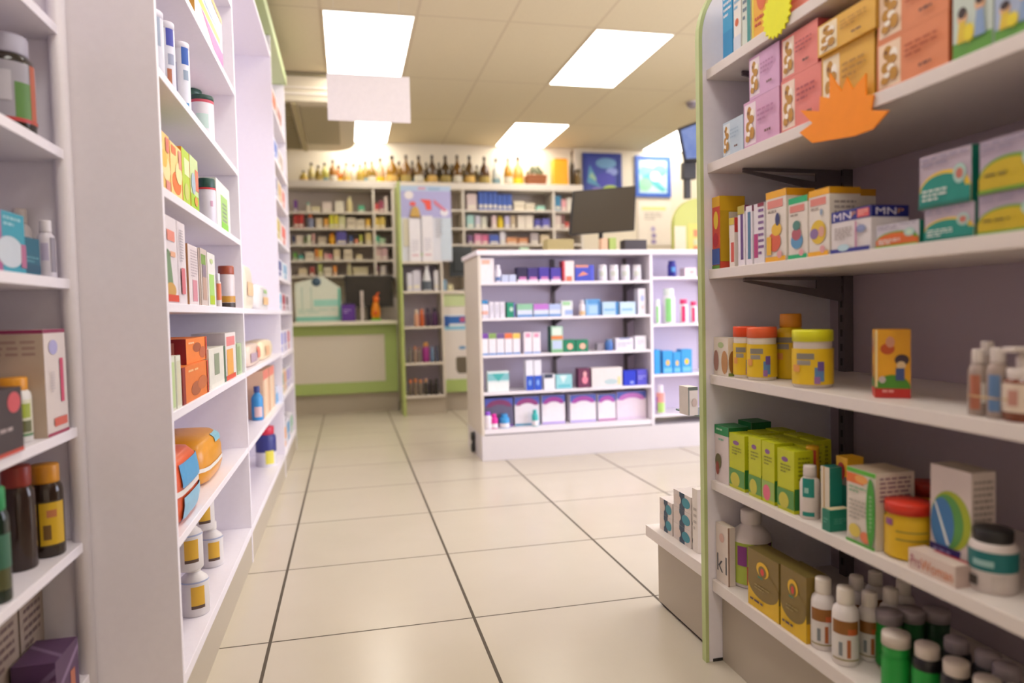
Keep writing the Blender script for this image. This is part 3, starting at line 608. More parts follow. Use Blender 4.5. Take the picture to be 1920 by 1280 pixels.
mb = MB(); mb.lathe([(.009, v.h*.99), (.009, v.h*1.22), (.006, v.h*1.24), (.006, v.h*1.3), (.0, v.h*1.3)], M('dcd0c8'), 16); st_ = mb.build('pump_stem', v.o)
mb = MB().box(-.012, .012, -.03, .012, v.h*1.30, v.h*1.40, M('dcd0c8')); mb.build('pump_head', st_, .003)
# --- fifth shelf
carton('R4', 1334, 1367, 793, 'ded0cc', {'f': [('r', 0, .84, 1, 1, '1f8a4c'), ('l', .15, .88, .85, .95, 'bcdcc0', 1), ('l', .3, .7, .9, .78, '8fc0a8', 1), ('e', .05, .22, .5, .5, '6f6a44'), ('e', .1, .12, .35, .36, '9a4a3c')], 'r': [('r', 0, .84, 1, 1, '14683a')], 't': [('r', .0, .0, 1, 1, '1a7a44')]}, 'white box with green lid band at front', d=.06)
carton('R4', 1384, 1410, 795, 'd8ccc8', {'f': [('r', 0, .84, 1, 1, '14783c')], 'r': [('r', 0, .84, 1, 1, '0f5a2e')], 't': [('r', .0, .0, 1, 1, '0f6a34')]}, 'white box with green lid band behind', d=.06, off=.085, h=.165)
def lime(xl, xr, yt, desc, off=.012, dot=None, d=.05, h=None):
    carton('R4', xl, xr, yt, 'c4c814', {'f': [('e', .25, .8, .65, .88, '8a5a90'), ln('8a8c20', .2, .6, .8, .76, 3), ('r', 0, .06, 1, .36, '5a9444' if not dot else '9ab85a'), ('e', .1, .04, .7, .3, dot or 'c8c040')], 'r': [('r', 0, .06, 1, .4, '2f7a34'), ln('8c9010', .2, .5, .8, .9, 6)], 't': [ln('9aa014', .1, .2, .9, .8, 3)]}, desc, d=d, off=off, h=h)
lime(1368, 1397, 810, 'lime green box beside green lid box'); lime(1404, 1428, 817, 'lime green box, second of the row')
lime(1429, 1453, 825, 'lime green box with pink flower', dot='e06a80'); lime(1458, 1490, 838, 'lime green box at the near end')
for k, (xa, of) in enumerate(((1402, .066), (1437, .066), (1462, .066), (1487, .066), (1436, .122), (1470, .122), (1500, .122))):
    lime(xa, xa+26, 830, 'lime green box in the rows behind', off=of, h=.148 if of < .1 else .15)
vessel('R4', 1501, 1537, 872, 'slim', 'e0d4cc', 'dcd0c8', 'white plastic bottle with teal label', patches=[(.42, .78, -10, 34, '17887c'), (.06, .14, -10, 34, '17887c'), (.5, .6, -20, 12, '9ccac0')], off=.012)
vessel('R4', 1512, 1536, 845, 'jar', 'f0b818', 'f0b818', 'yellow jar with red dot behind bottle', patches=[(.7, .95, -10, 40, 'd84c34')], off=.06, name='jar', cat='jar', h=.152)
carton('R4', 1539, 1556, 871, 'd8ccb8', {'f': [('r', .3, 0, .45, 1, 'cca868')], 'r': [('r', 0, 0, 1, 1, '1f7f70')], 't': [('r', 0, 0, 1, 1, '136a60')]}, 'tall box with teal side', d=.035, off=.03, h=.128)
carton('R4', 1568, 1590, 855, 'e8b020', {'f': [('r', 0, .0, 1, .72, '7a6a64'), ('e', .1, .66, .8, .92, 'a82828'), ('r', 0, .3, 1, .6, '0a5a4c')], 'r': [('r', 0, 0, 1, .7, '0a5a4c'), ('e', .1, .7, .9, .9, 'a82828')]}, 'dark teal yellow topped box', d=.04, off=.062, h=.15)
carton('R4', 1541, 1556, 952, '12785f', {'f': [ln('5aa890', .2, .3, .8, .6, 2)], 'r': [ln('4f9a84', .2, .3, .8, .6, 3)], 't': [('r', .08, .08, .92, .92, 'd8c8a0')]}, 'small dark green carton', d=.055, off=.004)
carton('R4', 1588, 1643, 873, 'ddd2c4', {'f': [('r', 0, .94, 1, 1, '58b030'), ('r', 0, .80, .6, .93, 'e0702c'), ('e', .3, .82, .75, .93, 'e8a050'), ln('7fb080', .1, .66, .7, .76, 2), ln('b0a898', .1, .3, .7, .58, 5), ('e', .1, .08, .5, .26, 'd8c050'), ('e', .5, .05, .85, .2, 'e07c50'), ('r', 0, 0, 1, .04, '58a838'), ('e', .72, .03, 1.02, .93, '3f9a2c'), ('l', .84, .2, .9, .7, 'b8dca8', 9)],
        'r': [ln('8a6a78', .1, .6, .9, .94, 6)], 't': [('r', .02, .02, .98, .98, 'b09c84')]}, 'white carton with green leaf edge, orange corner', d=.088, off=.01)
vessel('R4', 1663, 1743, 938, 'tub', 'e0b81c', 'd8341c', 'yellow jar with wide red lid, front', labels=[(.04, .74, 'e0b41c')], patches=[(.5, .53, 10, 40, '9a8a30'), (.36, .39, 10, 40, '9a8a30'), (.6, .72, -50, 12, '8a4a7c')], name='jar', cat='jar', off=.012)
vessel('R4', 1705, 1768, 927, 'tub', 'e0b81c', '9c2418', 'yellow jar with red lid, behind', labels=[(.04, .74, 'd0a41c')], name='jar', cat='jar', off=.12, r=.034, h=.118)
carton('R4', 1744, 1822, 868, 'dccdc6', {'f': [('e', .02, .22, 1.0, .78, 'a8b428'), ('e', .02, .22, .82, .74, '5a9a4a'), ('e', .02, .2, .6, .7, '3f7ab0'), ('p', .1, .26, .5, .66, 'e4ece8', [(0, 1), (.15, .95), (1, 0), (.8, 0)]), ('r', 0, .12, 1, .24, '3a2a6c'), ('l', .1, .15, .8, .2, '9a90c0', 1), ('p', .7, 0, 1, .3, 'dccdc6', [(0, 0), (1, 0), (1, 1), (.3, .8)])],
        'r': [ln('9a8c84', .1, .1, .9, .92, 14)], 't': [('r', 0, 0, 1, 1, 'a89a88')]}, 'tall white carton with rainbow oval', d=.05, off=.055)
carton('R4', 1703, 1792, 1026, 'dcc8bc', {'f': [('T', .05, .2, .27, .75, 'a01c48', 'Pro'), ('T', .28, .2, .95, .72, 'd06c24', 'Woman')], 't': [('r', .25, .75, 1, .98, 'b02838')], 'r': [('r', 0, 0, 1, 1, 'c8b0a8')]}, 'low white box, pink and orange lettering', d=.036, off=.004)
vessel('R4', 1822, 1902, 990, 'wide', 'd8ccc6', '1c1a1a', 'white jar with black lid, teal label', labels=[(.36, .68, '0c6c6c')], patches=[(.44, .54, -24, 26, '9ac0bc'), (.1, .26, -50, 14, '4a4440'), (.08, .3, 12, 16, 'c8bcb4')], name='jar', cat='jar', off=.03)
# --- bottom shelf
carton('R5', 1329, 1366, 970, 'e2d4c8', {'f': [('T', .1, .18, .9, .48, '4a4a50', 'k1'), ('e', .3, .7, .7, .85, 'd8b0a0')], 'r': [('r', 0, 0, .2, 1, 'a88470')], 't': [('r', 0, 0, 1, 1, 'e8dcc8')]}, 'white box with grey lettering beside end panel', d=.022)
vessel('R5', 1368, 1440, 952, 'bottle', 'e6dcd8', 'eae0da', 'white bottle with lime and purple label', labels=[(.05, .6, 'b0c04c')], patches=[(.06, .6, 40, 32, '5c2058'), (.06, .3, 8, 20, 'c0584c'), (.3, .56, -26, 14, '8a3a84')], off=.036)
for xl, xr, yt, ds in ((1403, 1461, 1024, 'gold and yellow box, farther of two'), (1464, 1513, 1056, 'gold and yellow box, nearer of two')):
    carton('R5', xl, xr, yt, '80682c', {'f': [('r', 0, 0, 1, .42, 'e0b414'), ('e', -.0, .2, 1.0, .7, '80682c'), ('e', .3, .60, .7, .86, 'e8b820'), ('e', .37, .60, .63, .80, '80682c'), ('e', .44, .64, .56, .76, 'd8443c'), ('l', .36, .54, .64, .6, '3f8a6c', 1), ('l', .25, .34, .75, .44, 'a08c54', 2), ('l', .1, .08, .8, .16, '4a3450', 1)], 'r': [('r', 0, 0, 1, .3, 'd8a812')], 't': [('r', 0, 0, 1, 1, '70602c')]}, ds, d=.055, off=.008)
for k, (xl, xr, yt, of) in enumerate(((1522, 1566, 1083, .012), (1562, 1609, 1100, .012), (1611, 1650, 1088, .075), (1588, 1624, 1074, .11), (1652, 1688, 1086, .13), (1625, 1658, 1066, .17), (1676, 1712, 1078, .19))):
    vessel('R5', xl, xr, yt, 'slim', 'e4dcd8', 'e6dccf', 'small white bottle with brown orange label', labels=[(.08, .6, 'ddd6d0')], patches=[(.42, .6, 0, 62, '8f5a20'), (.42, .5, 30, 20, 'c05a28'), (.12, .36, 14, 8, 'b06030'), (.14, .32, -20, 8, '7f8488'), (.08, .1, 0, 62, 'a09060')], off=of, r=(.0235 if k > 1 else None), h=(.145 if k > 1 else None), yc=None)
for k, (xl, xr, yt, of, kd, bc, ds) in enumerate(((1650, 1710, 1198, .03, 'tub', '1f9a3c', 'green jar with white lid'), (1642, 1692, 1166, .09, 'tub', '1f9a3c', 'green jar with white lid'), (1682, 1734, 1158, .14, 'tub', '2a6a3a', 'green jar with white lid'), (1730, 1782, 1154, .19, 'tub', '2a4a34', 'green jar with white lid'),
        (1713, 1764, 1183, .05, 'wide', '17151a', 'black bottle with white cap'), (1768, 1818, 1213, .05, 'wide', '17151a', 'black bottle with white cap'), (1824, 1878, 1242, .05, 'wide', '17151a', 'black bottle with white cap'),
        (1770, 1816, 1168, .12, 'wide', '17151a', 'black bottle with white cap'), (1828, 1878, 1192, .13, 'wide', '17151a', 'black bottle with white cap'), (1860, 1912, 1222, .12, 'wide', '17151a', 'black bottle with white cap'), (1885, 1935, 1258, .07, 'wide', '17151a', 'black bottle with white cap'))):
    vessel('R5', xl, xr, yt, kd, bc, 'ddd0c4' if of < .08 else 'a89ca0', ds, labels=[(.05, .62, '1c9a3a')] if k in (0, 1, 4) else [(.05, .55, '1f4a2c')], off=of, h=.115, r=.026)  # lids set deeper get a greyer colour, painting in the shelf's shade
# --- low deck beyond the panel
zz = None
for col, (xl, xr) in enumerate(((1237, 1261), (1263, 1296))):
    z0 = None
    for k in range(2 if col == 0 else 3):
        h_ = .052; a = carton('RD', xl, xr, 0, 'd8ccc4', {'f': [('r', .35, 0, .65, 1, '1f3c54'), ('e', .5, .2, .95, .8, '2f8a9a'), ('e', .05, .2, .45, .8, 'd8c8bc')], 'r': [('e', .05, .05, .6, .95, '1c2c44'), ('e', .4, .3, .9, .9, '2f8a9a')]}, 'white box with navy teal swirls, %s %s' % (['farther', 'nearer'][col], ['bottom', 'middle', 'top'][k if col else k*2]), d=.08, off=.03, z0=z0, h=h_)
        z0 = a.top
carton('RD', 1299, 1309, 0, 'e4dace', [ln('b8aca0', .2, .3, .8, .7, 4)], 'plain cream carton standing next to panel', d=.1, off=.03, h=.19)
# --- price burst cards on the shelf fronts
pts = [(615, 770), (690, 715), (620, 640), (730, 645), (735, 560), (790, 570), (790, 425), (860, 530), (890, 450), (925, 520), (1000, 425), (1000, 550), (1045, 550), (1030, 640), (1135, 640), (1040, 750), (930, 790), (690, 830)]
pp = [P(1300+a_/3.097, b_/3.097, X=XR-.006) for a_, b_ in pts]
tag(MB().prism(pp, (.0035, 0, 0), M('ff9402', .6)).build('burst_card'), 'blank orange spiky burst card hung on the right second shelf edge', 'price card')
c = P(1455, 24, X=XR-.006)
tag(MB().prism([(c.x, c.y+(.056 if k % 2 else .048)*math.cos(k*math.pi/22), c.z+(.056 if k % 2 else .048)*math.sin(k*math.pi/22)) for k in range(44)], (.0035, 0, 0), M('f2f20a', .6)).build('burst_card'), 'blank yellow round starburst card hung on the right top shelf', 'price card')
# ================================================================== goods, left bays
for i, z in enumerate(ZB): shelf('B%d' % i, 'L', XL, z, 'left can bay shelf')
for k, n in zip(range(7), ('can bay bottom deck', 'fifth shelf of can bay', 'fourth shelf of can bay', 'third shelf of can bay', 'second shelf of can bay', 'upper shelf of can bay', 'topmost shelf of can bay')): SH['B%d' % k]['loc'] = n
for i, z in enumerate((.145, .475, .78, 1.04)): shelf('C%d' % i, 'L', XL, z, ['bottom', 'low', 'middle', 'upper'][i]+' shelf of tall bay')
ZD = (.145, .50, .76, 1.04, 1.257, 1.496, 1.76, 2.0, 2.31)
for i, z in enumerate(ZD): shelf('D%d' % i, 'L', XL, z, 'far left bay, %s shelf' % ['lowest', 'second', 'third', 'fourth', 'fifth', 'sixth', 'seventh', 'eighth', 'top'][i])
for i, z in enumerate((.2, .503, .765, 1.095, 1.38, 1.65)): shelf('A%d' % i, 'L', XA, z, 'near left bay %s shelf' % ['bottom', 'fifth', 'fourth', 'third', 'second', 'top'][i])
# near left bay
vessel('A4', -30, 62, 70, 'wide', '2a2320', 'a8a4b4', 'dark bottle with silver green label', labels=[(.1, .70, '9a96a0')], patches=[(.1, .5, 38, 22, '4f7a34'), (.1, .7, 62, 10, 'b0583c'), (.1, .14, 0, 80, 'b03030'), (.3, .6, -10, 20, 'b8b4bc')], off=.01, glass=True)
carton('A3', -60, 50, 372, '2f98b0', {'f': [('r', .0, 0, .56, 1, 'a8588c'), ('T', .62, .72, .88, .94, 'a8d4dc', 'Bio') if False else ln('9ccad4', .6, .72, .92, .92, 2), ('e', .45, .08, .95, .6, 'c4cdd8'), ('r', .9, .1, 1, .5, 'b0688c')]}, 'pink and teal upright box', d=.05, off=.015)
carton('A3', 49, 77, 443, '0f5f78', {'f': [ln('5f98a8', .1, .3, .9, .5, 2), ('r', 0, .08, 1, .3, '14506c')]}, 'dark teal carton', d=.04, off=.02)
vessel('A3', 74, 105, 414, 'slim', 'd8d2dc', 'dcd6dc', 'white pill bottle, front', patches=[(.1, .7, 45, 22, '8c8490'), (.3, .6, -10, 22, 'b8b0cc')], off=.012, name='pill_bottle')
vessel('A3', 46, 78, 406, 'slim', 'd8d0d4', 'dcd2d0', 'white pill bottle, behind', off=.075, name='pill_bottle', r=.022, h=.155)
carton('A2', 90, 130, 618, 'd8ccc8', {'f': [('r', 0, .965, 1, 1, '8c2450'), ('r', .0, 0, 1, .03, 'a02c54'), ('e', .2, .76, .6, .9, 'a8a4d0'), ('r', .66, .3, .82, .72, 'c84a6c'), ('r', .3, .08, .9, .16, 'd06050'), ('l', .2, .4, .4, .6, 'b8b0b4', 8)], 'l': [('r', 0, 0, 1, .96, 'b8a490'), ('r', 0, .965, 1, 1, '8c2450'), ('l', .45, .68, .95, .9, 'a08478', 4), ('e', .30, .84, .38, .91, '6a7a2c'), ('e', .30, .74, .38, .81, '3a4020'), ('e', .30, .65, .38, .72, '6a7a2c')]}, 'large cream box with magenta edges', d=.3, off=.004)
vessel('A2', 0, 58, 708, 'wide', 'd8d4d0', 'd8901c', 'white pill bottle with yellow cap', patches=[(.12, .66, 20, 50, 'd0ccb4'), (.38, .6, 38, 20, '9aa828'), (.16, .34, 40, 20, '5a5a28'), (.1, .14, 20, 50, '4a7a4c')], off=.02, name='pill_bottle')
carton('A2', -50, 46, 745, '3a2e30', {'f': [('r', 0, 0, 1, .06, 'c84a38'), ('e', .68, .62, .96, .94, 'c85058'), ln('b0a0a0', .5, .3, .95, .42, 1)], 't': [('r', 0, .8, 1, 1, '50383a')]}, 'black box with pink round spot', d=.04, off=-.004)
vessel('A1', 62, 120, 870, 'wide', '2e2018', 'c8861c', 'brown bottle with yellow label, orange cap', patches=[(.12, .62, 20, 46, '3a2c14'), (.14, .60, 20, 42, 'c8a018'), (.44, .52, 16, 16, 'b06a40'), (.2, .36, 0, 12, '6a4a18')], off=.012, glass=True, sy=1)
vessel('A1', 10, 68, 873, 'wide', '33221c', '8c2a1c', 'tall dark brown bottle with red cap', off=.035, glass=True)
vessel('A1', -30, 20, 915, 'wide', '1c2a20', '1c8a4c', 'dark bottle with green cap', labels=[(.3, .6, '3a6a54')], patches=[(.12, .3, 30, 30, '50502c')], off=.006, glass=True)
for k, (xl, xr, yt) in enumerate(((-20, 42, 1180), (45, 88, 1120))):
    carton('A0', xl, xr, yt, '98877a', {'f': [('r', 0, .93, 1, 1, '4a1c2c'), ln('6a5450', .15, .4, .85, .85, 6)]}, ['tall beige box with maroon lid, nearer', 'tall beige box with maroon lid, farther'][k], d=.12, off=.09, h=.25)
def bag(key, xl, xr, yt, body, desc, parts, off=.02, d=.12, name='wrapped_pack', cat='bag', h=None, fat=.5):
    S = SH[key]; p, w, hh = locate(S, xl, xr, yt, off, None, d, key); h = h or hh
    root = empty(name, p+Vector((0, 0, .001)), ROT[S['ax']])
    mb = MB(); n1, n2 = 20, 10; m = M(body, .3)
    ring = lambda t, sc: [(sc*(w/2)*math.copysign(abs(math.cos(a))**.45, math.cos(a)), sc*(d/2)*math.copysign(abs(math.sin(a))**.45, math.sin(a)), t) for a in [2*math.pi*i/n1 for i in range(n1)]]
    lv = [(0, .0), (0, .8), (.06, .94), (.25, 1), (.6, 1), (.85, .93), (.95, .78), (1, .45), (1, 0)]
    rows = [ring(h*t, s_) for t, s_ in lv]
    for r_ in rows: mb.v += r_
    k = mb.mi(m)
    for j in range(len(rows)-1):
        for i in range(n1): mb.f.append((j*n1+i, j*n1+(i+1) % n1, (j+1)*n1+(i+1) % n1, (j+1)*n1+i)); mb.m.append(k); mb.sm.append(True)
    mb.v = [(x+random.uniform(-.002, .002), y+random.uniform(-.002, .002), z) for x, y, z in mb.v]
    mb.build('wrapping', root)
    for nm, (u0, v0, u1, v1, col, hug) in parts.items():
        q = MB(); sc = 1.015
        if hug:
            for r0_, r1_ in ((v0, v1),):
                A = ring(h*r0_, sc); B = ring(h*r1_, sc)
                for i in range(n1): q.face([A[i], A[(i+1) % n1], B[(i+1) % n1], B[i]], M(col, .4), True)
        else:
            def sf(u_, v_):
                for (t0, s0), (t1, s1) in zip(lv[1:], lv[2:]):
                    if t0 <= v_ <= t1: k_ = (v_-t0)/(t1-t0)*(s1-s0)+s0
                X_ = min(.97, abs(2*u_-1)/k_*.98) if k_ else 0
                return (math.copysign(X_, 2*u_-1)*k_*w/2, -(d/2*k_*(1-X_**(2/.45))**.225+.0035), h*v_)
            g_ = [[sf(u0+(u1-u0)*i/6, v0+(v1-v0)*j/6) for i in range(7)] for j in range(7)]
            for j in range(6):
                for i in range(6): q.face([g_[j][i], g_[j][i+1], g_[j+1][i+1], g_[j+1][i]], M(col, .4), True)
        q.build(nm, root)
    reg(root, desc, S, xl, cat); return root
carton('A0', 70, 106, 1228, '4a2c44', {'f': [('r', .1, .2, .9, .8, '6a5068'), ('r', 0, .4, 1, .46, '2c1820')], 'l': [('r', .1, .1, .9, .9, '5c4056')], 't': [('r', .1, .1, .9, .9, '5a3c58')]}, 'small purple pack in front', d=.07, off=.004, name='wrapped_pack', cat='pack', h=.075)
carton('A0', 108, 150, 1195, '55385a', {'f': [('p', 0, .3, 1, .9, '8a7090', [(0, .2), (1, 1), (1, .8), (0, 0)]), ('r', .6, .1, .8, .5, 'b86a50')], 'l': [('p', 0, .1, 1, .9, '7c6484', [(0, .2), (1, 1), (1, .85), (0, 0)])], 't': [('p', 0, 0, 1, 1, '7c6484', [(.2, 0), (.3, 0), (.8, 1), (.7, 1)])]}, 'larger purple pack behind', d=.08, off=.004, name='wrapped_pack', cat='pack', h=.11)
# can bay
vessel('B5', 297, 330, 44, 'can', 'dcdce8', 'e4e0ea', 'white formula can with violet blue print, nearer', patches=[(.66, .9, 32, 26, '4248a8'), (.4, .55, 34, 20, '9aa0b8'), (.1, .34, 20, 14, 'b06a4c')], off=.012, name='formula_can', cat='can')
vessel('B5', 326, 358, 82, 'can', 'e2e2ec', 'e8e4ec', 'white formula can with bright blue print', patches=[(.68, .92, 34, 26, '2a5ab0'), (.46, .6, 34, 18, '98a8bc'), (.03, .14, 34, 14, '3f8ac4'), (.2, .7, -30, 8, 'a8a8c8')], off=.012, name='formula_can', cat='can')
vessel('B5', 268, 297, 8, 'can', 'd0d0dc', 'e4e0ea', 'white formula can nearest the side panel', patches=[(.5, .9, 30, 20, '98a4b8')], off=.02, name='formula_can', cat='can', h=.18, r=.034)
v1 = vessel('B5', 361, 402, 182, 'can', 'e2dee2', '2c4a40', 'white tin with dark green lid, front', labels=[(.84, .9, 'c85060')], patches=[(.3, .6, 0, 30, 'c4dcd4')], off=.012, name='milk_tin', cat='tin')
vessel('B5', 377, 413, 150, 'can', 'e2dede', '2c5040', 'taller white tin with red band, behind', labels=[(.78, .9, 'dc3a30')], patches=[(.2, .26, 30, 14, '4a8a60')], off=.115, name='milk_tin', cat='tin')
carton('B5', 412, 421, 232, 'e0dadc', [ln('98a8a0', .2, .1, .8, .3, 1)], 'tiny white box at the far end', d=.03, off=.06, h=.05)
carton('B6', 366, 419, 0, 'e8e0e4', {'f': [('r', .1, .42, .9, .55, 'e8c42c'), ('p', .2, .02, 1, .4, 'd02c8a', [(0, 1), (1, .9), (1, 0), (.5, .3)]), ('e', .1, .6, .9, .9, 'a0b8d8'), ('r', 0, .9, 1, 1, 'c89a50')], 'l': [('r', 0, .0, 1, .5, 'd8a040')]}, 'white box with yellow and magenta shapes', d=.09, h=.2)
def cereal(xl, xr, yt, body, des, desc, off=.012): carton('B4', xl, xr, yt, body, {'f': des, 'l': [('r', 0, 0, 1, 1, 'e8903c')]}, desc, d=.15, off=off, name='cereal_box')
cereal(301, 321, 238, 'f0c46c', [('r', 0, .8, .3, 1, 'e87838'), ('e', .2, .2, 1, .6, 'f0dca0'), ('e', .1, .4, .7, .7, 'e8b840'), ('r', .6, .7, .9, .95, 'd86a5c'), ('r', .5, .04, .9, .2, 'dc8a80')], 'orange cereal box, nearest')
cereal(322, 343, 262, 'f4d488', [('e', .1, .08, .9, .5, 'e87028'), ('r', .1, .8, .5, .95, 'e86a34'), ('e', .4, .3, 1, .7, 'f0e0a0'), ('r', .7, .6, .95, .95, 'e09080')], 'orange cereal box, second')
cereal(344, 358, 274, 'b4d038', [('r', .3, .55, 1, .85, 'dce4b0'), ('e', .2, .1, .8, .4, 'c8cc70')], 'lime green cereal box')
cereal(359, 374, 288, 'c8dc9c', [('r', 0, 0, 1, .3, 'a0c828'), ('r', .6, .4, 1, .8, 'dc7a60'), ('e', .1, .3, .6, .7, 'a8bcc8'), ('e', .4, .1, .8, .28, 'e09848')], 'pale green cereal box with red edge')
vessel('B4', 374, 406, 336, 'jar', 'd8d2dc', '1f4a40', 'white jar with dark green lid', labels=[(.76, .8, 'd03c44')], patches=[(.4, .52, 30, 9, 'c89ab0')], off=.012, name='jar', cat='jar')
carton('B4', 408, 433, 332, 'e0e0dc', {'f': [('r', .3, .04, .8, .75, 'a8d078'), ('l', .4, .1, .7, .6, '8a9a8c', 6), ('r', .3, .04, .8, .2, '8cd04c')]}, 'white box with green label strip', d=.1, off=.02)
carton('B3', 307, 352, 396, 'dcd2d6', {'f': [('r', 0, 0, .62, .02, 'd0c0c4'), ('p', .05, .06, .55, .62, '6f8c68', [(.3, 1), (.5, .95), (.75, .1), (.3, 0), (.1, .3)]), ('e', .1, .06, .5, .24, 'c89a50'), ('r', .04, .02, .6, .1, 'd0442c'), ('r', .2, .72, .5, .84, 'e08878'), ('r', .3, .54, .5, .6, 'e0a888'), ('r', .62, 0, .64, 1, 'c4b8bc'), ('l', .70, .5, .85, .9, 'a8a0a8', 12), ('r', .72, .12, .88, .44, 'd0707c')],
        'l': [ln('b8a8ae', .1, .6, .9, .9, 4), ('e', .2, .78, .7, .95, 'a85070')]}, 'large aloe box with green leaf', d=.09, off=.012, name='juice_box')
carton('B3', 356, 377, 456, 'dccfd0', {'f': [('l', .2, .45, .8, .92, 'b8a8ae', 10), ('r', .3, .06, .7, .42, 'd08a98'), ('r', .85, 0, 1, 1, 'b0988c')], 'l': [('r', 0, 0, 1, 1, 'b8845c')]}, 'pale box with pink writing', d=.07)
carton('B3', 379, 391, 464, 'c8b8b0', {'f': [('r', .1, .72, .8, .9, '7a9a4c'), ('r', .2, .1, .8, .6, 'b89888'), ('r', .2, .5, .8, .72, '8a7a88')]}, 'narrow brown grey box', d=.06)
carton('B3', 392, 406, 472, 'e0dcd8', {'f': [('r', .15, .03, .8, .6, 'a4d070'), ('r', .2, .03, .8, .2, 'b0c82c'), ('e', .3, .8, .7, .9, 'c0d098')]}, 'white box with lime label strip', d=.07)
vessel('B3', 405, 416, 513, 'slim', 'd8d0cc', 'e8e4ea', 'little bottle with orange label', patches=[(.2, .7, 20, 50, 'e07a50')], off=.01)
vessel('B3', 412, 441, 499, 'jar', 'd4c8c8', 'a0482c', 'glass jar with rust lid and amber base', labels=[(.0, .12, '3a2c24'), (.13, .28, 'c08a28')], off=.012, name='jar', cat='jar')
i2 = carton('B2', 344, 391, 690, 'e07830', {'f': [('r', 0, 0, .1, 1, '8a1c1c'), ('e', .3, .1, .7, .5, 'a85a34'), ('e', .55, .2, .95, .6, 'c06838'), ln('f0b880', .2, .75, .9, .88, 1), ('r', .95, 0, 1, 1, 'c03c2c')], 'l': [('r', 0, 0, 1, 1, '8a1c20')]}, 'orange carton under the red one', d=.16, off=.006)
carton('B2', 350, 388, 636, 'e88034', {'f': [('e', .3, .4, .7, .8, 'a0502c'), ('e', .6, .1, .95, .6, 'b8603c'), ln('f8d0a8', .1, .7, .5, .85, 1), ('r', .92, 0, 1, 1, 'c8442c')], 'l': [('r', 0, 0, 1, 1, '8c1820'), ('e', .25, .45, .5, .65, 'b86a60'), ('r', .75, .2, .85, .85, 'c07a70')]}, 'dark red and orange carton on top', d=.2, off=.02, z0=i2.top)
for k, (xa, c_) in enumerate(((322, 'b8cc90'), (333, 'd0ccb0'))):
    carton('B2', xa, xa+9, 702, 'dcdccc', {'f': [('r', .1, .05, .9, .9, c_)], 'l': [ln('b0c080', .1, .1, .9, .9, 8)]}, ['white box with green stripe, nearest', 'white box with yellow spot, nearest'][k], d=.05, off=.006, h=.13)
carton('B2', 394, 424, 655, 'd8d4c8', {'f': [('r', .1, .0, .9, .1, 'e0dcd0'), ('r', .3, .3, .6, .85, '8a947c'), ('r', .9, 0, 1, 1, '4a6a50')]}, 'white box with grey green panel', d=.06, off=.012)
carton('B2', 425, 444, 625, 'dcd4d0', {'f': [('r', .1, .72, .9, .92, 'dc8080'), ('r', .1, .1, .7, .65, 'e0a050'), ('r', 0, 0, .9, .1, 'd04830')], 'l': [('r', 0, 0, 1, 1, 'c8bec4')]}, 'tall white box with red and orange print', d=.11, off=.012)
carton('B2', 446, 457, 656, 'a8bc94', {'f': [('r', .1, .1, .6, .9, '8aa070')]}, 'sage green box', d=.06, off=.012, h=.12)
bag('B1', 336, 384, 862, 'd8582c', 'red orange nappy pack with blue label', {'label': (.18, .52, .95, .85, '4a9acc', False), 'strap': (0, .42, 1, .5, 'e4dcd8', True), 'lower_label': (.2, .04, .98, .38, '88bcd8', False)}, off=.012, d=.2, name='nappy_pack')
bag('B1', 388, 425, 822, 'dc9420', 'golden yellow nappy pack', {'strap': (0, .3, 1, .38, 'e4e0d8', True), 'label': (.5, .75, .8, .92, '80b8c8', False)}, off=.03, d=.26, name='nappy_pack', h=.155)
z0 = None
for row, (spots) in enumerate((((350, 382, .012), (388, 406, .04), (362, 392, .105), (392, 410, .15)), ((362, 396, .05), (345, 362, .012), (386, 402, .115)))):
    for xl, xr, of in spots:
        v = vessel('B0', xl, xr, 0, 'bottle', 'dcd6d4', 'e4ded8', 'yellow labelled jug, %s layer' % ['lower', 'upper'][row], patches=[(.16, .58, 14, 27, 'd8a834'), (.16, .22, 14, 27, '5a4438'), (.64, .67, 0, 80, 'a8b0cc')], off=of, h=.152, r=.040, z0=z0, name='detergent_bottle')
    z0 = v.top
# tall bay
bag('C3', 461, 479, 492, 'e8dcc8', 'beige soft pack leaning at left', {'label': (.2, .3, .8, .6, 'f0c8a0', False)}, off=.03, d=.1, name='soft_pack')
bag('C3', 487, 507, 530, 'dedad8', 'grey white soft pack with green mark', {'label': (.3, .2, .8, .5, 'f0c490', False), 'mark': (.4, .65, .7, .8, 'a8c888', False)}, off=.02, d=.12, name='soft_pack')
bag('C2', 470, 492, 657, 'e0c8b8', 'pinkish wrapped pack', {'label': (.1, .2, .5, .6, 'b8a0b0', False), 'mark': (.55, .3, .9, .8, 'e88a78', False)}, off=.012, d=.12, name='soft_pack', h=.1)
bag('C2', 494, 514, 656, 'ecd8b4', 'sandy wrapped pack', {'mark': (.2, .2, .5, .7, 'e8b890', False)}, off=.012, d=.12, name='soft_pack', h=.1)
vessel('C1', 473, 494, 724, 'bottle', '3a90cc', '3a4a88', 'sky blue bottle with dark blue cap', patches=[(.1, .4, 10, 40, 'd8b8b8')], off=.03)
for xl, xr, yt in ((496, 506, 696), (507, 516, 690)): carton('C1', xl, xr, yt, 'e8c0a0', [('r', 0, .8, 1, 1, 'e88878'), ('r', .2, 0, .6, .8, 'ecd4b8')], 'tall peach box', d=.08, off=.03)
carton('C1', 518, 522, 765, 'd0d8e8', [('r', 0, 0, 1, .6, '5aa8d8')], 'narrow blue white box', d=.05, off=.03, h=.1)
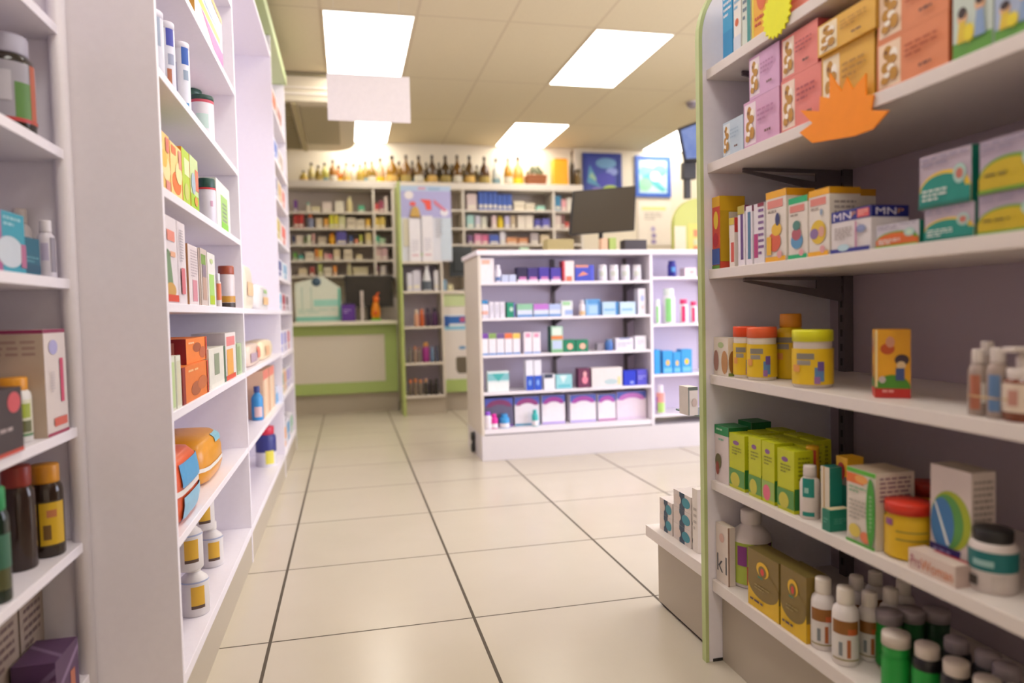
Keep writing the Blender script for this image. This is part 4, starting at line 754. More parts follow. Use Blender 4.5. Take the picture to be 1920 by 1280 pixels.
vessel('C0', 480, 520, 852, 'wide', '343a80', 'd02844', 'navy bottle with wide red cap and yellow patch', labels=[(.0, .36, 'dcd8dc')], patches=[(.06, .4, 20, 24, 'e0d450')], off=.02, r=.058, h=.225)
# far bay, small in view
FAR = {0: [('f0a040', 'e8e4ea'), ('58a8dc', 'e8e4ee'), ('9ad0b8', 'e8e4ea')], 1: [('14705c', 'e0c890'), ('e0a078', 'e8d8c8'), ('a890d8', 'e8e4f0'), ('c8b4e4', 'e8e4f0')],
       2: [('8088dc', 'e8e4f0'), ('a8a0dc', 'e8e4f0'), ('e08aa0', 'f0e4ea')], 3: [('6ab8dc', 'e4ecf0'), ('b03048', 'e0c8d0'), ('7a5a6a', 'e0d8e0')], 4: [('4a5898', 'e8e4f0'), ('88b4d8', 'e4ecf4')],
       5: [('c8b468', 'e0d8c0'), ('e87068', 'f0e0dc')], 6: [('8a88a8', 'e4e0ea'), ('d8b070', 'e8e0d0'), ('e07868', 'f0e0dc')], 7: [('3a68c0', 'e4e4f0'), ('b0a098', 'e8e0dc')], 8: [('d86030', 'e8c8b8'), ('a87068', 'e4d4d0')]}
CN = {'f0a040': 'orange', '58a8dc': 'sky blue', '9ad0b8': 'mint', '14705c': 'dark green', 'e0a078': 'peach', 'a890d8': 'violet', 'c8b4e4': 'lilac', '8088dc': 'periwinkle', 'a8a0dc': 'lavender', 'e08aa0': 'pink', '6ab8dc': 'light blue', 'b03048': 'crimson', '7a5a6a': 'plum', '4a5898': 'navy', '88b4d8': 'pale blue', 'c8b468': 'khaki', 'e87068': 'coral', '8a88a8': 'slate', 'd8b070': 'sand', 'e07868': 'salmon', '3a68c0': 'royal blue', 'b0a098': 'grey', 'd86030': 'burnt orange', 'a87068': 'brown'}
for k, L in FAR.items():
    y0 = 4.68; n = len(L); step = (5.52-4.68)/n
    for j, (c_, b_) in enumerate(L):
        S = SH['D%d' % k]; ya = y0+j*step; wv = step*.8
        hv = (.12 if k in (3, 4) else .15)
        mb = MB().box(-wv/2, wv/2, -.05, .05, 0, hv, M(b_, .45)); decal(mb, (-wv/2, -.05, 0), (1, 0, 0), (0, 0, 1), wv, hv, (0, -1, 0), .0008, [('r', .1, .4, .9, .9, c_), ('e', .3, .08, .7, .34, c_)])
        decal(mb, (-wv/2, .05, 0), (0, -1, 0), (0, 0, 1), .1, hv, (-1, 0, 0), .0008, [('r', .1, .3, .9, .9, c_)])
        o = mb.build('medicine_box'); o.location = (XL-.065, ya+wv/2, S['z']+.0005); o.rotation_euler = (0, 0, ROT['L'])
        reg(o, 'white box with %s panel' % CN[c_], S, j, 'box')
# ================================================================== goods on the island
def ibx(key, items):
    for it in items:
        xl, xr, yt, body, des, desc = it[:6]; kw = it[6] if len(it) > 6 else {}
        carton(key, xl, xr, yt, body, des, desc, **dict(dict(d=.07, off=.03), **kw))
ibx('I4', [(895, 927, 484, 'ece4e8', [('r', .1, .75, .7, .92, 'e8b8a4')], 'large white box at the left end', dict(d=.15)), (941, 954, 515, 'c4cce8', [], 'low pale blue box, left'), (955, 968, 515, 'c8d0ec', [], 'low pale blue box, right')])
vessel('I4', 928, 940, 497, 'slim', 'e4e0ec', 'e8e4ee', 'tiny white bottle', patches=[(.1, .3, 0, 50, '5a78b0')], off=.03)
for k, (xa, c_) in enumerate(((970, '2a2048'), (990, '3c2c78'), (1011, '4838a0'), (1033, '4c3ca4'))):
    carton('I4', xa, xa+19, 501+k % 2, c_, [('r', .2, .1, .9, .35, 'c878b4'), ('r', 0, 0, 1, .16, 'ece0ec')], ['black violet box with pink foot', 'dark violet box with pink foot', 'violet box with pink foot', 'bright violet box with pink foot'][k], d=.08, off=.03)
ibx('I4', [(1055, 1077, 489, 'ecdcdc', {'f': [('r', 0, 0, .2, 1, 'c83448'), ('r', .3, 0, .8, .25, 'e87860')], 'l': [('r', 0, 0, 1, 1, 'a82838')]}, 'red edged white box'), (1079, 1114, 497, '4450c0', [('r', 0, .85, .7, 1, 'd89080'), ('p', .1, .3, .7, .6, 'e89070', [(0, 0), (1, .4), (.5, 1)]), ('r', .8, .0, 1, 1, '5058d0')], 'royal blue box with orange arrow')])
for k in range(4): vessel('I4', 1121+k*21.5, 1138+k*21.5, 497, 'jar', 'e8e4ec', 'e4e0e6', 'small white jar', patches=[(.3, .6, 0, 40, 'd0d4cc')], off=.03, name='jar', cat='jar')
for k in range(2): vessel('I3', 897+k*10.5, 906.5+k*10.5, 563, 'slim', 'e4e0ec', '3a90cc', 'white bottle with blue cap', patches=[(.2, .4, 0, 40, 'e8b0a0')], off=.03)
for k in range(3): carton('I3', 918+k*10, 927+k*10, 566, 'e6e2ee', [ln('b8b4cc', .2, .2, .8, .8, 5)], 'narrow white box', d=.05, off=.03)
ibx('I3', [(951, 966, 567, '1f9070', [('e', .3, .4, .8, .7, 'b8d8c8'), ('r', .85, 0, 1, 1, '7a70c0')], 'deep green box')]
 + [(xa, xb, 570, 'd4dcec', [('r', 0, .55, 1, 1, c_), ('r', 0, 0, 1, .2, '6a98d0')], ds) for xa, xb, c_, ds in ((970, 999, '90c4a4', 'box with sage green top'), (1001, 1029, 'c078d0', 'box with orchid purple top'), (1030, 1052, 'b0c0e8', 'box with pale blue top'))]
 + [(1053, 1074, 564, 'e0e4e8', [('r', .1, .7, .8, .95, 'a0d0a0'), ('r', .3, .1, 1, .4, 'a0b4e0')], 'white box with mint top')])
vessel('I3', 1086, 1098, 563, 'slim', 'ece4ec', 'e8e0ea', 'white bottle with peach foot', patches=[(.05, .3, 0, 60, 'f0c898')], off=.03)
ibx('I3', [(1099, 1126, 561, '88b8e4', [('r', .1, .7, .9, 1, '5898d4'), ('r', .2, .1, .8, .6, 'a8ccec'), ('r', .85, 0, 1, .9, '3c78b8')], 'sky blue box with stacked look'), (1130, 1159, 566, 'b8d4ec', [('r', .85, 0, 1, 1, '2c80c4'), ('r', .1, .3, .8, .5, '88b8dc')], 'pale blue box, left'), (1163, 1192, 566, 'c4dcf0', [('r', .1, .3, .8, .5, '90bce0')], 'pale blue box, right'), (1197, 1211, 541, 'e8e4f0', [('e', .3, .5, .8, .75, 'b0bce8'), ('e', .4, .2, .7, .35, 'f0c8c4')], 'tall white box at the right end')])
for k, c_ in enumerate(('7a48a8', '88a860', '70588c', 'f07848', 'f0c860')):
    carton('I2', 902+k*15, 916+k*15, 625, 'ece6ee', [('r', 0, .75, 1, 1, c_), ('r', 0, 0, 1, .08, '6898d4')], 'white box with %s top band' % ['purple', 'olive green', 'mauve', 'orange', 'yellow'][k], d=.06, off=.03)
for k in range(2): carton('I2', 983+k*16, 998+k*16, 623, 'f0e6ee', [('r', .2, .76, .8, .95, 'e898b8'), ('r', 0, 0, 1, .08, '88a8dc')], 'white box with pink mark', d=.06, off=.03)
ibx('I2', [(1034, 1056, 612, 'a8d0b8', {'f': [('r', .1, .66, .9, .95, 'd8e8dc'), ('r', 0, .5, 1, .64, 'e08850'), ('r', .1, .14, .9, .45, 'c0d0ec'), ('r', 0, 0, 1, .1, '78b880')], 'l': [('r', 0, 0, 1, 1, '1f6048')]}, 'tall green and white box with orange band', dict(d=.09)),
    (1057, 1079, 637, '14805c', [('e', .3, .2, .8, .7, 'f0b8a0')], 'low green box with salmon spot, left'), (1080, 1103, 637, '14805c', [('e', .3, .2, .8, .7, 'f0b8a0')], 'low green box with salmon spot, right'),
    (1155, 1188, 634, 'e4e0ec', [('r', .2, .9, .8, 1, '7888b8'), ln('b8b4c8', .1, .2, .9, .6, 2)], 'long white box'), (1191, 1212, 630, 'eae6f0', [ln('c0bcd0', .2, .3, .8, .7, 3)], 'square white box')])
vessel('I2', 1134, 1149, 636, 'wide', '4a78c0', '6a88b8', 'small blue bottle lying back', off=.03)
carton('I2', 1120, 1132, 644, '98909c', [], 'small grey box', d=.05, off=.06)
ibx('I1', [(915, 955, 697, 'dce8ea', [('r', 0, .55, 1, .9, '80c0c8'), ('p', .2, .5, .8, .9, '48b0b0', [(0, 1), (.5, 0), (1, 1)]), ('r', 0, 0, 1, .45, 'ecf0f0')], 'white and teal wide box')]
 + [(xa, xa+14, 675, 'e6e6f2', [('r', 0, 0, 1, .48, '2854c8'), ('e', .3, .15, .7, .35, '80a8ec')], 'tall white and blue box') for xa in (987, 1002)]
 + [(1021, 1041, 702, 'e8e8f0', [('r', 0, .75, .8, 1, '384058')], 'white box with dark top'), (1043, 1073, 703, '98d4dc', [('p', .2, .4, .7, .95, 'd8ecf0', [(0, 1), (.5, 0), (1, 1)]), ('r', .1, .1, .9, .3, '68c0cc')], 'aqua box'),
    (1085, 1107, 691, '6a2c50', [('e', .3, .2, .8, .6, 'f088a0'), ('e', .4, .55, .7, .85, 'f0a8b0')], 'plum box with pink figure'), (1110, 1167, 690, 'e4dcdc', [('e', .4, .1, .85, .4, 'b8ccd0'), ('r', .85, .1, .95, .5, 'e8d8a0')], 'wide cream box'),
    (1170, 1193, 695, '1430c8', [('r', .5, .1, .8, .3, '90a0ec')], 'deep blue box, left'), (1195, 1214, 693, '5450d0', [('l', .1, .3, .9, .6, 'a0a0f0', 2)], 'violet blue box, right')])
def nap(xl, xr, yt, top, foot, desc, body='f0eaf2'):
    carton('I0', xl, xr, yt, body, [('r', 0, .74, 1, 1, '5868c0'), ('h', .05, .70, .95, .95, top), ('e', .1, .3, .9, .78, body), ('r', 0, 0, 1, .07, foot)], desc, d=.1, off=.075, name='sanitary_pack', cat='pack')
nap(910, 963, 748, '884070', '8058a8', 'dark violet pack behind the pink ones', body='6a6480')
nap(966, 1012, 745, 'a04888', '68a8c8', 'white pack with purple top')
nap(1017, 1060, 742, 'a848a0', 'b8a0e0', 'white pack with magenta top'); nap(1070, 1118, 741, 'b050b0', 'b8a8e4', 'white pack with lilac foot')
nap(1122, 1155, 740, 'b858b8', 'c078b0', 'white pack with pink foot'); nap(1157, 1212, 735, 'c878c8', 'e4d0e8', 'pale pink wide pack', body='f0e0f0')
for k, (xa, xb, yt, c_, ds) in enumerate(((903, 918, 772, '9a58d8', 'violet bottle in front row'), (919, 934, 776, 'e028a0', 'magenta bottle in front row'), (936, 956, 776, '3898d8', 'bright blue bottle in front row'), (997, 1010, 768, '40b8b8', 'teal bottle in front row'))):
    vessel('I0', xa, xb, yt, 'slim', c_ if k != 0 else 'ece4f0', c_, ds, labels=[(.05, .35, 'ece6ee')], off=.004, r=(xb-xa)/2*4.65/FPX)
# island right bay
vessel('J3', 1252, 1268, 489, 'wide', '2c2890', '2a2c88', 'navy bottle', patches=[(.3, .6, 20, 30, '5090d0')], off=.03)
carton('J3', 1284, 1306, 502, 'f0dce0', [('e', .4, .3, .8, .7, 'f0b0b0')], 'pale pink carton', d=.08, off=.03)
for xa, xb, yt, c_, ds in ((1228, 1238, 561, '90dc80', 'small white bottle with green strip'), (1242, 1266, 541, '90dc88', 'large white bottle with green strip'), (1274, 1290, 561, 'ec3c78', 'white bottle with hot pink strip, left'), (1294, 1307, 565, 'ec3c78', 'white bottle with hot pink strip, right')):
    vessel('J2', xa, xb, yt, 'wide', 'eceaf0', 'e4eee8' if '9' in c_[0] else c_, ds, patches=[(.05, .72, 0, 26, c_)], off=.03)
for k, (xa, xb, yt) in enumerate(((1228, 1240, 656), (1243, 1262, 658), (1263, 1277, 660), (1278, 1298, 655))):
    carton('J1', xa, xb, yt, '2c9ce0', [('e', .3, .35, .7, .6, 'f0c060' if k < 3 else 'f8c818'), ('r', .1, .05, .9, .25, '70c0f0')] if k else [('r', .8, 0, 1, 1, '1468a0')], 'blue box with yellow sun' if k else 'plain bright blue box', d=.08, off=.03)
vessel('J0', 1230, 1247, 722, 'slim', 'e8dce8', 'ece4ee', 'white bottle with pink and lime label', patches=[(.4, .75, 0, 60, 'e8a098'), (.05, .4, 10, 50, 'b8dc78'), (.1, .6, -50, 14, 'b060b0')], off=.02)
# glass ledge with carton just beyond the end panel
c = P(1297, 772, Y=2.08)
u = Unit('glass_ledge', (c.x+.05, 2.08, c.z), 'small glass ledge sticking out beyond the end panel', 'glass shelf')
u.box('pane', c.x-.012, 1.33, 1.99, 2.17, c.z-.006, c.z, M('5f7a70', .1), .001)
u.box('support_arm', 1.27, 1.33, 2.06, 2.10, .2725, c.z-.007, SLOT, .001)
SH['GL'] = dict(ax='F', P=1.99, z=c.z, loc='small glass ledge')
carton('GL', 1290, 1309, 726, 'd8cfc4', [('r', 0, .88, 1, 1, '5a6458'), ('r', .0, 0, .12, .9, '7a8078'), ('e', .4, .3, .9, .6, 'c4b0a4')], 'white carton with dark green rim', d=.06, off=.02)
# on the island worktop
u = Unit('computer_monitor', (1.93, 5.0, 1.412), 'large black tilted computer monitor on the island worktop', 'monitor')
A_ = [P(1075, 358, Y=5.06), P(1193, 348, Y=5.0), P(1190, 432, Y=5.0), P(1068, 441, Y=5.06)]
mb = MB(); mb.prism(A_, (0, .03, 0), M('1f1b1c', .35)); u.mesh('housing', mb, .003)
ctr = sum(A_, Vector())/4
u.mesh('screen', MB().prism([ctr+(p_-ctr)*.95+Vector((0, -.002, 0)) for p_ in A_], (0, .0015, 0), M('3a3020', .3)))
u.mesh('stand', MB().tube([(ctr.x, 5.075, ctr.z), (ctr.x, 5.1, 1.55), (ctr.x, 5.1, 1.43)], .018, DARK)); u.box('base', ctr.x-.1, ctr.x+.1, 5.02, 5.18, 1.4125, 1.43, DARK, .004)
carton('IT', 1040, 1063, 447, 'a89866', [('r', 0, .0, 1, .3, 'b8aa78')], 'khaki grey device behind monitor', d=.12, off=.25, h=.10, w=.2, name='label_printer', cat='printer')
carton('IT', 1172, 1213, 447, '3c3438', [], 'dark grey card terminal', d=.10, off=.3, name='card_terminal', cat='device', h=.10)
for xa, xb, h_, c_, ds in ((897, 912, .045, 'e07848', 'small orange box'), (916, 929, .04, 'b04838', 'small dark red box'), (968, 980, .035, '3a3c3c', 'small black box'), (976, 992, .06, 'b4d0b0', 'mint green box'), (999, 1030, .045, '3c3840', 'long dark grey box'), (1128, 1140, .1, 'd8b090', 'beige leaflet box'), (1143, 1156, .105, 'a4b860', 'leaf green leaflet box')):
    carton('IT', xa, xb, 0, c_, [], ds, d=.06, off=.45 if xa < 1100 else .2, h=h_)
# ================================================================== back shelves
BOXN = {}
def bk(key, L):
    for it in L:
        xa, xb, yt, c_, ds = it[:5]; v = it[5] if len(it) > 5 else 0
        if v: vessel(key, xa, xb, yt, 'slim', c_, v, ds, off=.04, seg=12)
        else: carton(key, xa, xb, yt, c_, [('r', .1, .12, .9, .3, 'e4dcc8')] if c_ not in ('e0d4bc', 'dcd0b8') else [('r', .1, .4, .9, .55, 'b8a890')], ds, d=.1, off=.04, dz=.0015)
bk('BL4', [(551, 558, 375, '7c4890', 'violet box'), (574, 582, 380, 'dcd0b8', 'pale bottle with teal label', '58a090'), (605, 622, 379, 'e0d0c4', 'ivory box, left'), (629, 645, 377, 'dcd4c0', 'ivory box, right'), (651, 661, 369, 'e4d49c', 'cream bottle', 'e4dcb0'), (672, 684, 385, '50a880', 'sea green box'),
  (584, 600, 387, 'd8cca0', 'low sand coloured box'), (703, 711, 381, 'c84848', 'red box'), (712, 720, 376, '984058', 'burgundy box'), (721, 727, 368, 'e0ccc0', 'tall blush box')])
bk('BL3', [(551, 560, 403, 'b02c24', 'brick red box, left'), (561, 570, 402, 'b83028', 'brick red box, right'), (577, 589, 403, '8a90a8', 'grey bottle with orange cap', 'e07830'), (593, 605, 409, 'd8c8a8', 'buff box'), (608, 616, 409, 'e8a838', 'amber box'), (618, 626, 403, 'dcd82c', 'lemon yellow box, left'), (627, 635, 403, 'e0d43c', 'lemon yellow box, right'), (636, 648, 405, 'd4d4a0', 'pale lime box'),
  (651, 667, 408, 'e0d4bc', 'ecru box, left'), (668, 684, 411, 'dcd0b8', 'ecru box, right'), (686, 695, 410, 'e8b83c', 'marigold box'), (703, 713, 408, 'e0c050', 'golden box, left'), (714, 722, 407, 'e4c860', 'golden box, right')])
bk('BL2', [(549, 553, 442, '38406c', 'narrow navy box'), (556, 568, 442, 'dccbb8', 'oatmeal box'), (571, 575, 444, '5c7038', 'narrow moss box'), (577, 583, 440, 'd8dcb8', 'narrow pale green box'), (585, 591, 438, 'c89890', 'dusty pink box'), (597, 612, 444, 'b8a890', 'taupe box'), (617, 629, 438, 'e8a818', 'orange bottle', 'e88c18'), (631, 650, 434, '5a50a8', 'indigo box'), (655, 662, 442, '38508c', 'denim blue box'), (665, 672, 448, 'e08868', 'low coral box'), (674, 680, 440, 'b8c038', 'lime box'), (686, 697, 436, 'e0cc88', 'straw coloured box'), (703, 712, 442, '58b088', 'jade box'), (713, 722, 446, 'a8c8a0', 'celadon box')])
bk('BL1', [(550, 557, 473, '5c9838', 'grass green box'), (560, 569, 478, '3c9888', 'low teal box'), (573, 589, 473, 'e0d4bc', 'wide ecru box'), (591, 597, 467, 'd88020', 'dark orange box'), (598, 605, 468, 'e0c050', 'golden box'), (608, 615, 475, 'e0a8a0', 'rose box'), (616, 623, 476, 'd87888', 'deep rose box'), (626, 638, 467, 'd8c4a0', 'tan box'), (645, 661, 467, 'dcd0b8', 'tall ecru box'), (668, 680, 477, 'd8c8a0', 'low tan box'), (704, 715, 464, 'dcb8b0', 'pink white box, left'), (716, 727, 465, 'd8b0b0', 'pink white box, right')])
bk('BL0', [(560, 576, 503, 'd0bc98', 'tan box'), (581, 590, 500, 'a84840', 'rust red box'), (597, 605, 495, 'b0b868', 'olive lime box'), (608, 622, 501, 'dcd0b8', 'ecru box'), (625, 632, 498, 'e09038', 'tangerine box'), (651, 660, 493, 'd0c8a0', 'pale bottle', 'd8cca8'), (663, 690, 501, 'd0c49c', 'wide tan box'), (705, 711, 497, '783850', 'maroon box'), (714, 724, 498, 'd8ccc4', 'greyish white box')])
bk('BR3', [(876, 894, 363, 'd8c4c0', 'pink white box stack')]+[(898+k*9, 906+k*9, 359+(k > 3)*5, '4060b4', 'cobalt blue box') for k in range(7)]+[(964, 984, 377, 'e0d4bc', 'ecru box, left'), (986, 1003, 381, 'dcd0b8', 'ecru box, right'), (1006, 1022, 386, '98ccb8', 'low mint box'), (1041, 1052, 367, '3c80a4', 'petrol blue box'), (1053, 1062, 374, 'e0a0a0', 'salmon pink box'), (1063, 1072, 371, 'dcd4c4', 'off white box')])
bk('BR2', [(876, 889, 403, 'a8d0c8', 'aqua white box'), (892, 901, 404, 'ccc8d4', 'lilac grey box'), (903, 913, 406, 'c8c8b8', 'grey green box'), (923, 931, 404, 'dcc0c0', 'blush box'), (932, 944, 406, 'e4c830', 'yellow bottle', 'e0c020'), (947, 956, 405, 'c0b8d8', 'lavender box'), (958, 967, 404, 'bca888', 'brown beige box'), (971, 985, 404, 'e0d4c4', 'cream box, left'), (986, 1000, 404, 'e0d4c4', 'cream box, right'), (1003, 1014, 411, '5450a4', 'indigo box, left'), (1017, 1031, 410, '6460b4', 'indigo box, right'), (1042, 1052, 404, 'dcc8bc', 'pinkish box'), (1053, 1059, 403, '84504c', 'brown red box'), (1060, 1067, 416, 'c84838', 'low red box')])
bk('BR1', [(878, 887, 441, '7c5c88', 'mauve box'), (890, 903, 439, 'e090b0', 'candy pink box'), (904, 916, 440, 'd06890', 'raspberry box'), (918, 936, 440, '4860b4', 'blue box'), (938, 948, 435, 'dcd8e0', 'tall whitish box'), (950, 970, 445, 'd89868', 'terracotta box, left'), (972, 990, 446, 'cc8858', 'terracotta box, right'), (995, 1010, 437, 'b0a4a4', 'ash grey box'), (1014, 1030, 440, 'dcc8a4', 'wheat box')])
# bottles along the top of the back wall shelving
BT = [(570, 14, 318, 'b8a050'), (585, 13, 303, 'c8b878'), (598, 13, 308, '8a7430'), (610, 12, 303, 'b8b460'), (625, 14, 298, 'a06a2c'), (636, 15, 308, 'b06010'), (650, 13, 303, 'd0b088'), (664, 13, 305, 'c0b8a4'), (676, 13, 306, 'a88a38'), (686, 14, 300, '9a7a2c'), (698, 14, 300, '8a6a24'), (714, 16, 294, 'c8a078'), (736, 20, 290, '8f6418'), (749, 14, 301, 'a07818'), (762, 18, 289, '7a5420'), (774, 13, 300, '5a3c14'), (786, 17, 290, '6a4c1c'), (800, 13, 303, '4a3418'), (811, 17, 289, '54402c'), (824, 13, 303, '3c3020'), (836, 18, 290, '443218'), (848, 12, 306, '504428'), (858, 17, 289, '6a4818'), (870, 12, 306, '9a9070'), (881, 18, 290, '5c4420'), (895, 12, 308, '8c8060'), (909, 18, 292, '50341c'), (931, 15, 295, 'c8ccc4'), (953, 15, 294, 'b07c20'), (972, 19, 292, 'd88c3c')]
LB = ['c8a050', 'b8ac90', '9a8440', '7c98a0', 'c4bca8', 'd8b820']
for k, (xc, wd, yt, c_) in enumerate(BT):
    vessel('BT', xc-wd*.56, xc+wd*.56, yt+2, 'demijohn' if wd >= 13 else 'liquor', c_, '3c2c20' if k % 3 else '2a2422', 'liqueur style bottle', labels=[(.06, .28, LB[k % 6])], off=.05+.13*(k % 2), glass=True, seg=14, name='glass_bottle', group='bottles in a row on the back wall shelving')
for r_ in REG:
    if r_['desc'] == 'liqueur style bottle':
        k = [b[0] for b in BT]; xc = r_['sort']; idx = min(range(len(BT)), key=lambda i: abs(BT[i][0]-BT[i][1]*.56-xc)); col = BT[idx][3]
        v = [int(col[i:i+2], 16) for i in (0, 2, 4)]; br = sum(v)/3
        tone = 'pale' if br > 165 else 'golden' if v[0]-v[2] > 70 and br > 95 else 'amber' if v[0]-v[2] > 50 else 'dark brown' if br < 80 else 'olive brown'
        lc = {'c8a050': 'golden', 'b8ac90': 'beige', '9a8440': 'mustard', '7c98a0': 'blue grey', 'c4bca8': 'off white', 'd8b820': 'yellow'}[LB[idx % 6]]
        r_['desc'] = '%s bottle with %s label' % (tone, lc)
mbk = Unit('wicker_basket', (Xat(1006, YS+.12, 2.43), YS+.12, 2.4255), 'brown wicker basket with greenery on the back wall shelving top', 'basket')
a = P(990, 310, Y=YS+.05); b = P(1024, 334, Y=YS+.05)
mb = MB(); hb = .12
for k in range(6):
    z = 2.4258+k*.02; e = .004*k; mb.box(a.x-e*.5, b.x+e*.5, YS+.05-e*.4, YS+.2+e*.4, z, z+.017, M('9a5a30' if k % 2 else '7c4420', .7))
mbk.mesh('basket_weave', mb)
mb = MB(); random.seed(3)
for k in range(46):
    cx = random.uniform(a.x+.01, b.x-.01); cy = random.uniform(YS+.07, YS+.18); cz = 2.55+random.uniform(0, .09)*(1-abs(cx-(a.x+b.x)/2)/.14); t = random.uniform(0, 6.3)
    mb.face([(cx, cy, cz-.02), (cx+.03*math.cos(t), cy+.02*math.sin(t), cz+.01), (cx+.01*math.cos(t), cy, cz+.04), (cx-.02*math.cos(t), cy-.01, cz+.01)], M('6f7858' if k % 2 else '8a8a6c', .7))
mbk.mesh('foliage', mb)
u = Unit('canister', (Xat(1052, YS+.1, 2.43), YS+.1, 2.4255), 'bright orange yellow canister at right end of the bottle row', 'canister')
a = P(1038, 297, Y=YS+.04); b = P(1066, 334, Y=YS+.04)
u.box('body', a.x, b.x, YS+.04, YS+.18, 2.4257, a.z-.006, M('f0a010', .4), .012); u.box('lid', a.x+.01, b.x-.01, YS+.05, YS+.17, a.z-.0055, a.z+.006, M('c87c10', .4), .004)
vessel('BT', 1068, 1078, 285, 'liquor', '4a3c24', '3a2c20', 'slender dark bottle behind canister', off=.14, glass=True, seg=14, name='glass_bottle')
vessel('BT', 1078, 1090, 318, 'jar', '6a5428', '4c3c20', 'short brown jar at row end', off=.06, glass=True, seg=14, name='jar', cat='jar')
# ================================================================== left counter things
a = P(553, 535, Y=7.55); b = P(640, 594, Y=7.55)
u = Unit('counter_display_box', ((a.x+b.x)/2, 7.6, .942), 'white and aqua display box on the low left counter', 'display box')
mb = MB().prism([(a.x, 7.52, .943), (b.x, 7.52, .943), (b.x, 7.52, a.z-.03), ((a.x+b.x)/2+.05, 7.52, a.z+.09), (a.x, 7.52, a.z+.02)], (0, .16, 0), M('dfe4d4', .5))
W_, H_ = b.x-a.x, a.z-.943
decal(mb, (a.x, 7.52, .943), (1, 0, 0), (0, 0, 1), W_, H_, (0, -1, 0), .0012, [('r', 0, .02, 1, .14, '88c8b8'), ('r', .4, .42, .98, .60, 'a0d8c8'), ('r', .94, .1, 1, .9, '70c0a8'), ('l', .05, .2, .9, .34, 'b8d4c4', 2), ('r', .14, .3, .16, .95, 'b4ccbc'), ('r', .34, .3, .36, .95, 'b4ccbc')])
u.mesh('box', mb)
c = P(593, 528, Y=7.5); u.mesh('dark_disc', MB().lathe([(0, 0), (.045, 0), (.045, .006), (0, .006)], M('3f5a70', .4), 20, tilt=Matrix.Rotation(math.pi/2, 3, 'X'), c=(c.x, 7.518, c.z)), label='dark blue round sticker')
a = P(646, 517, Y=7.62); b = P(738, 575, Y=7.62)
u = Unit('computer_monitor', ((a.x+b.x)/2, 7.65, .942), 'black computer monitor on the low left counter', 'monitor')
u.box('housing', a.x, b.x, 7.62, 7.655, b.z, a.z, M('1c1a18', .4), .004); u.box('screen', a.x+.015, b.x-.015, 7.6175, 7.6195, b.z+.015, a.z-.015, M('2a2418', .25), 0)
u.box('stand', (a.x+b.x)/2-.025, (a.x+b.x)/2+.025, 7.656, 7.68, .955, (a.z+b.z)/2, DARK); u.box('base', (a.x+b.x)/2-.1, (a.x+b.x)/2+.1, 7.58, 7.74, .9422, .9545, DARK, .003)
carton('CL', 641, 667, 571, '5a2c90', [ln('a890d0', .15, .4, .7, .7, 2)], 'purple box', d=.09, off=.03)
carton('CL', 646, 660, 562, '2c2434', [], 'black small box behind purple', d=.06, off=.14, h=.19)
carton('CL', 677, 683, 545, 'd8ccc8', [ln('b0a4a0', .2, .2, .8, .8, 6)], 'standing white leaflet holder', d=.04, off=.03, name='leaflet_holder', cat='holder')
cxy = P(705, 590, Y=7.44)
u = Unit('toy_figure', (cxy.x, 7.46, .942), 'small orange and yellow figurine with green base on counter', 'figurine')
X_, Y_ = cxy.x, 7.46
u.mesh('base', MB().lathe([(0, 0), (.05, 0), (.052, .012), (.045, .022), (0, .022)], M('70c830', .4), 20, c=(X_, Y_, .9425)))
u.mesh('body', MB().lathe([(0, .022), (.04, .024), (.05, .07), (.042, .13), (.03, .17), (.026, .19), (0, .195)], M('e88a10', .4), 20, c=(X_, Y_, .9425)))
u.mesh('head', MB().lathe([(0, .185), (.024, .19), (.032, .215), (.024, .245), (0, .255)], M('f0701c', .4), 18, c=(X_+.008, Y_, .9425)))
u.mesh('crest', MB().tube([(X_+.01, Y_, 1.19), (X_+.022, Y_, 1.22), (X_+.04, Y_, 1.228)], .009, M('e85a14', .4)))
u.mesh('red_patch', MB().lathe([(0, -.018), (.014, -.01), (.018, 0), (.014, .01), (0, .018)], M('d83c18', .4), 14, c=(X_-.004, Y_-.046, 1.02)))
# narrow display goods
bk2 = [('N3', [(764, 774, 512, 'd8d4e0', 'white lavender box'), (775, 789, 507, 'd0ccd8', 'grey white box'), (815, 823, 507, 'e0dce0', 'white narrow box')]),
       ('N2', [(777, 786, 581, 'd8a080', 'small peach cup', 'e8d0b8'), (787, 796, 580, 'c05828', 'small orange cup', 'e87838'), (798, 808, 577, '3c2440', 'small dark plum cup', '3a2c44'), (810, 822, 577, '4c2850', 'small purple cup', '2c2434')]),
       ('N1', [(765, 773, 651, '787068', 'grey stub bottle', '6c645c'), (775, 783, 649, '988070', 'brown grey bottle', 'c88060'), (784, 790, 650, '8a7c70', 'dull brown bottle', 'a87860'), (792, 806, 642, '9a2c80', 'magenta bottle', 'd89a50'), (808, 814, 650, '6888a8', 'steel blue bottle', '7898b8'), (816, 824, 648, '4c5064', 'charcoal bottle', '50546c')]),
       ('N0', [(766+k*9.6, 774.5+k*9.6, 712-k % 2*2, ['6c5c4c', '7c6c5c', '7c7060', '3a342c', '2c2420', '28241c'][k], 'bottle with orange cap' if k < 3 else 'black bottle', ['d87840', 'd88048', 'd08850', 'c89870', '2c2420', '2c2822'][k]) for k in range(6)])]
for key, L in bk2: bk(key, L)
vessel('N3', 791, 811, 494, 'cone', 'dcdce0', 'e8e4e8', 'white cone shaped bottle with grey foot', labels=[], patches=[(.04, .38, 0, 70, '58606a')], off=.005, h=.25)
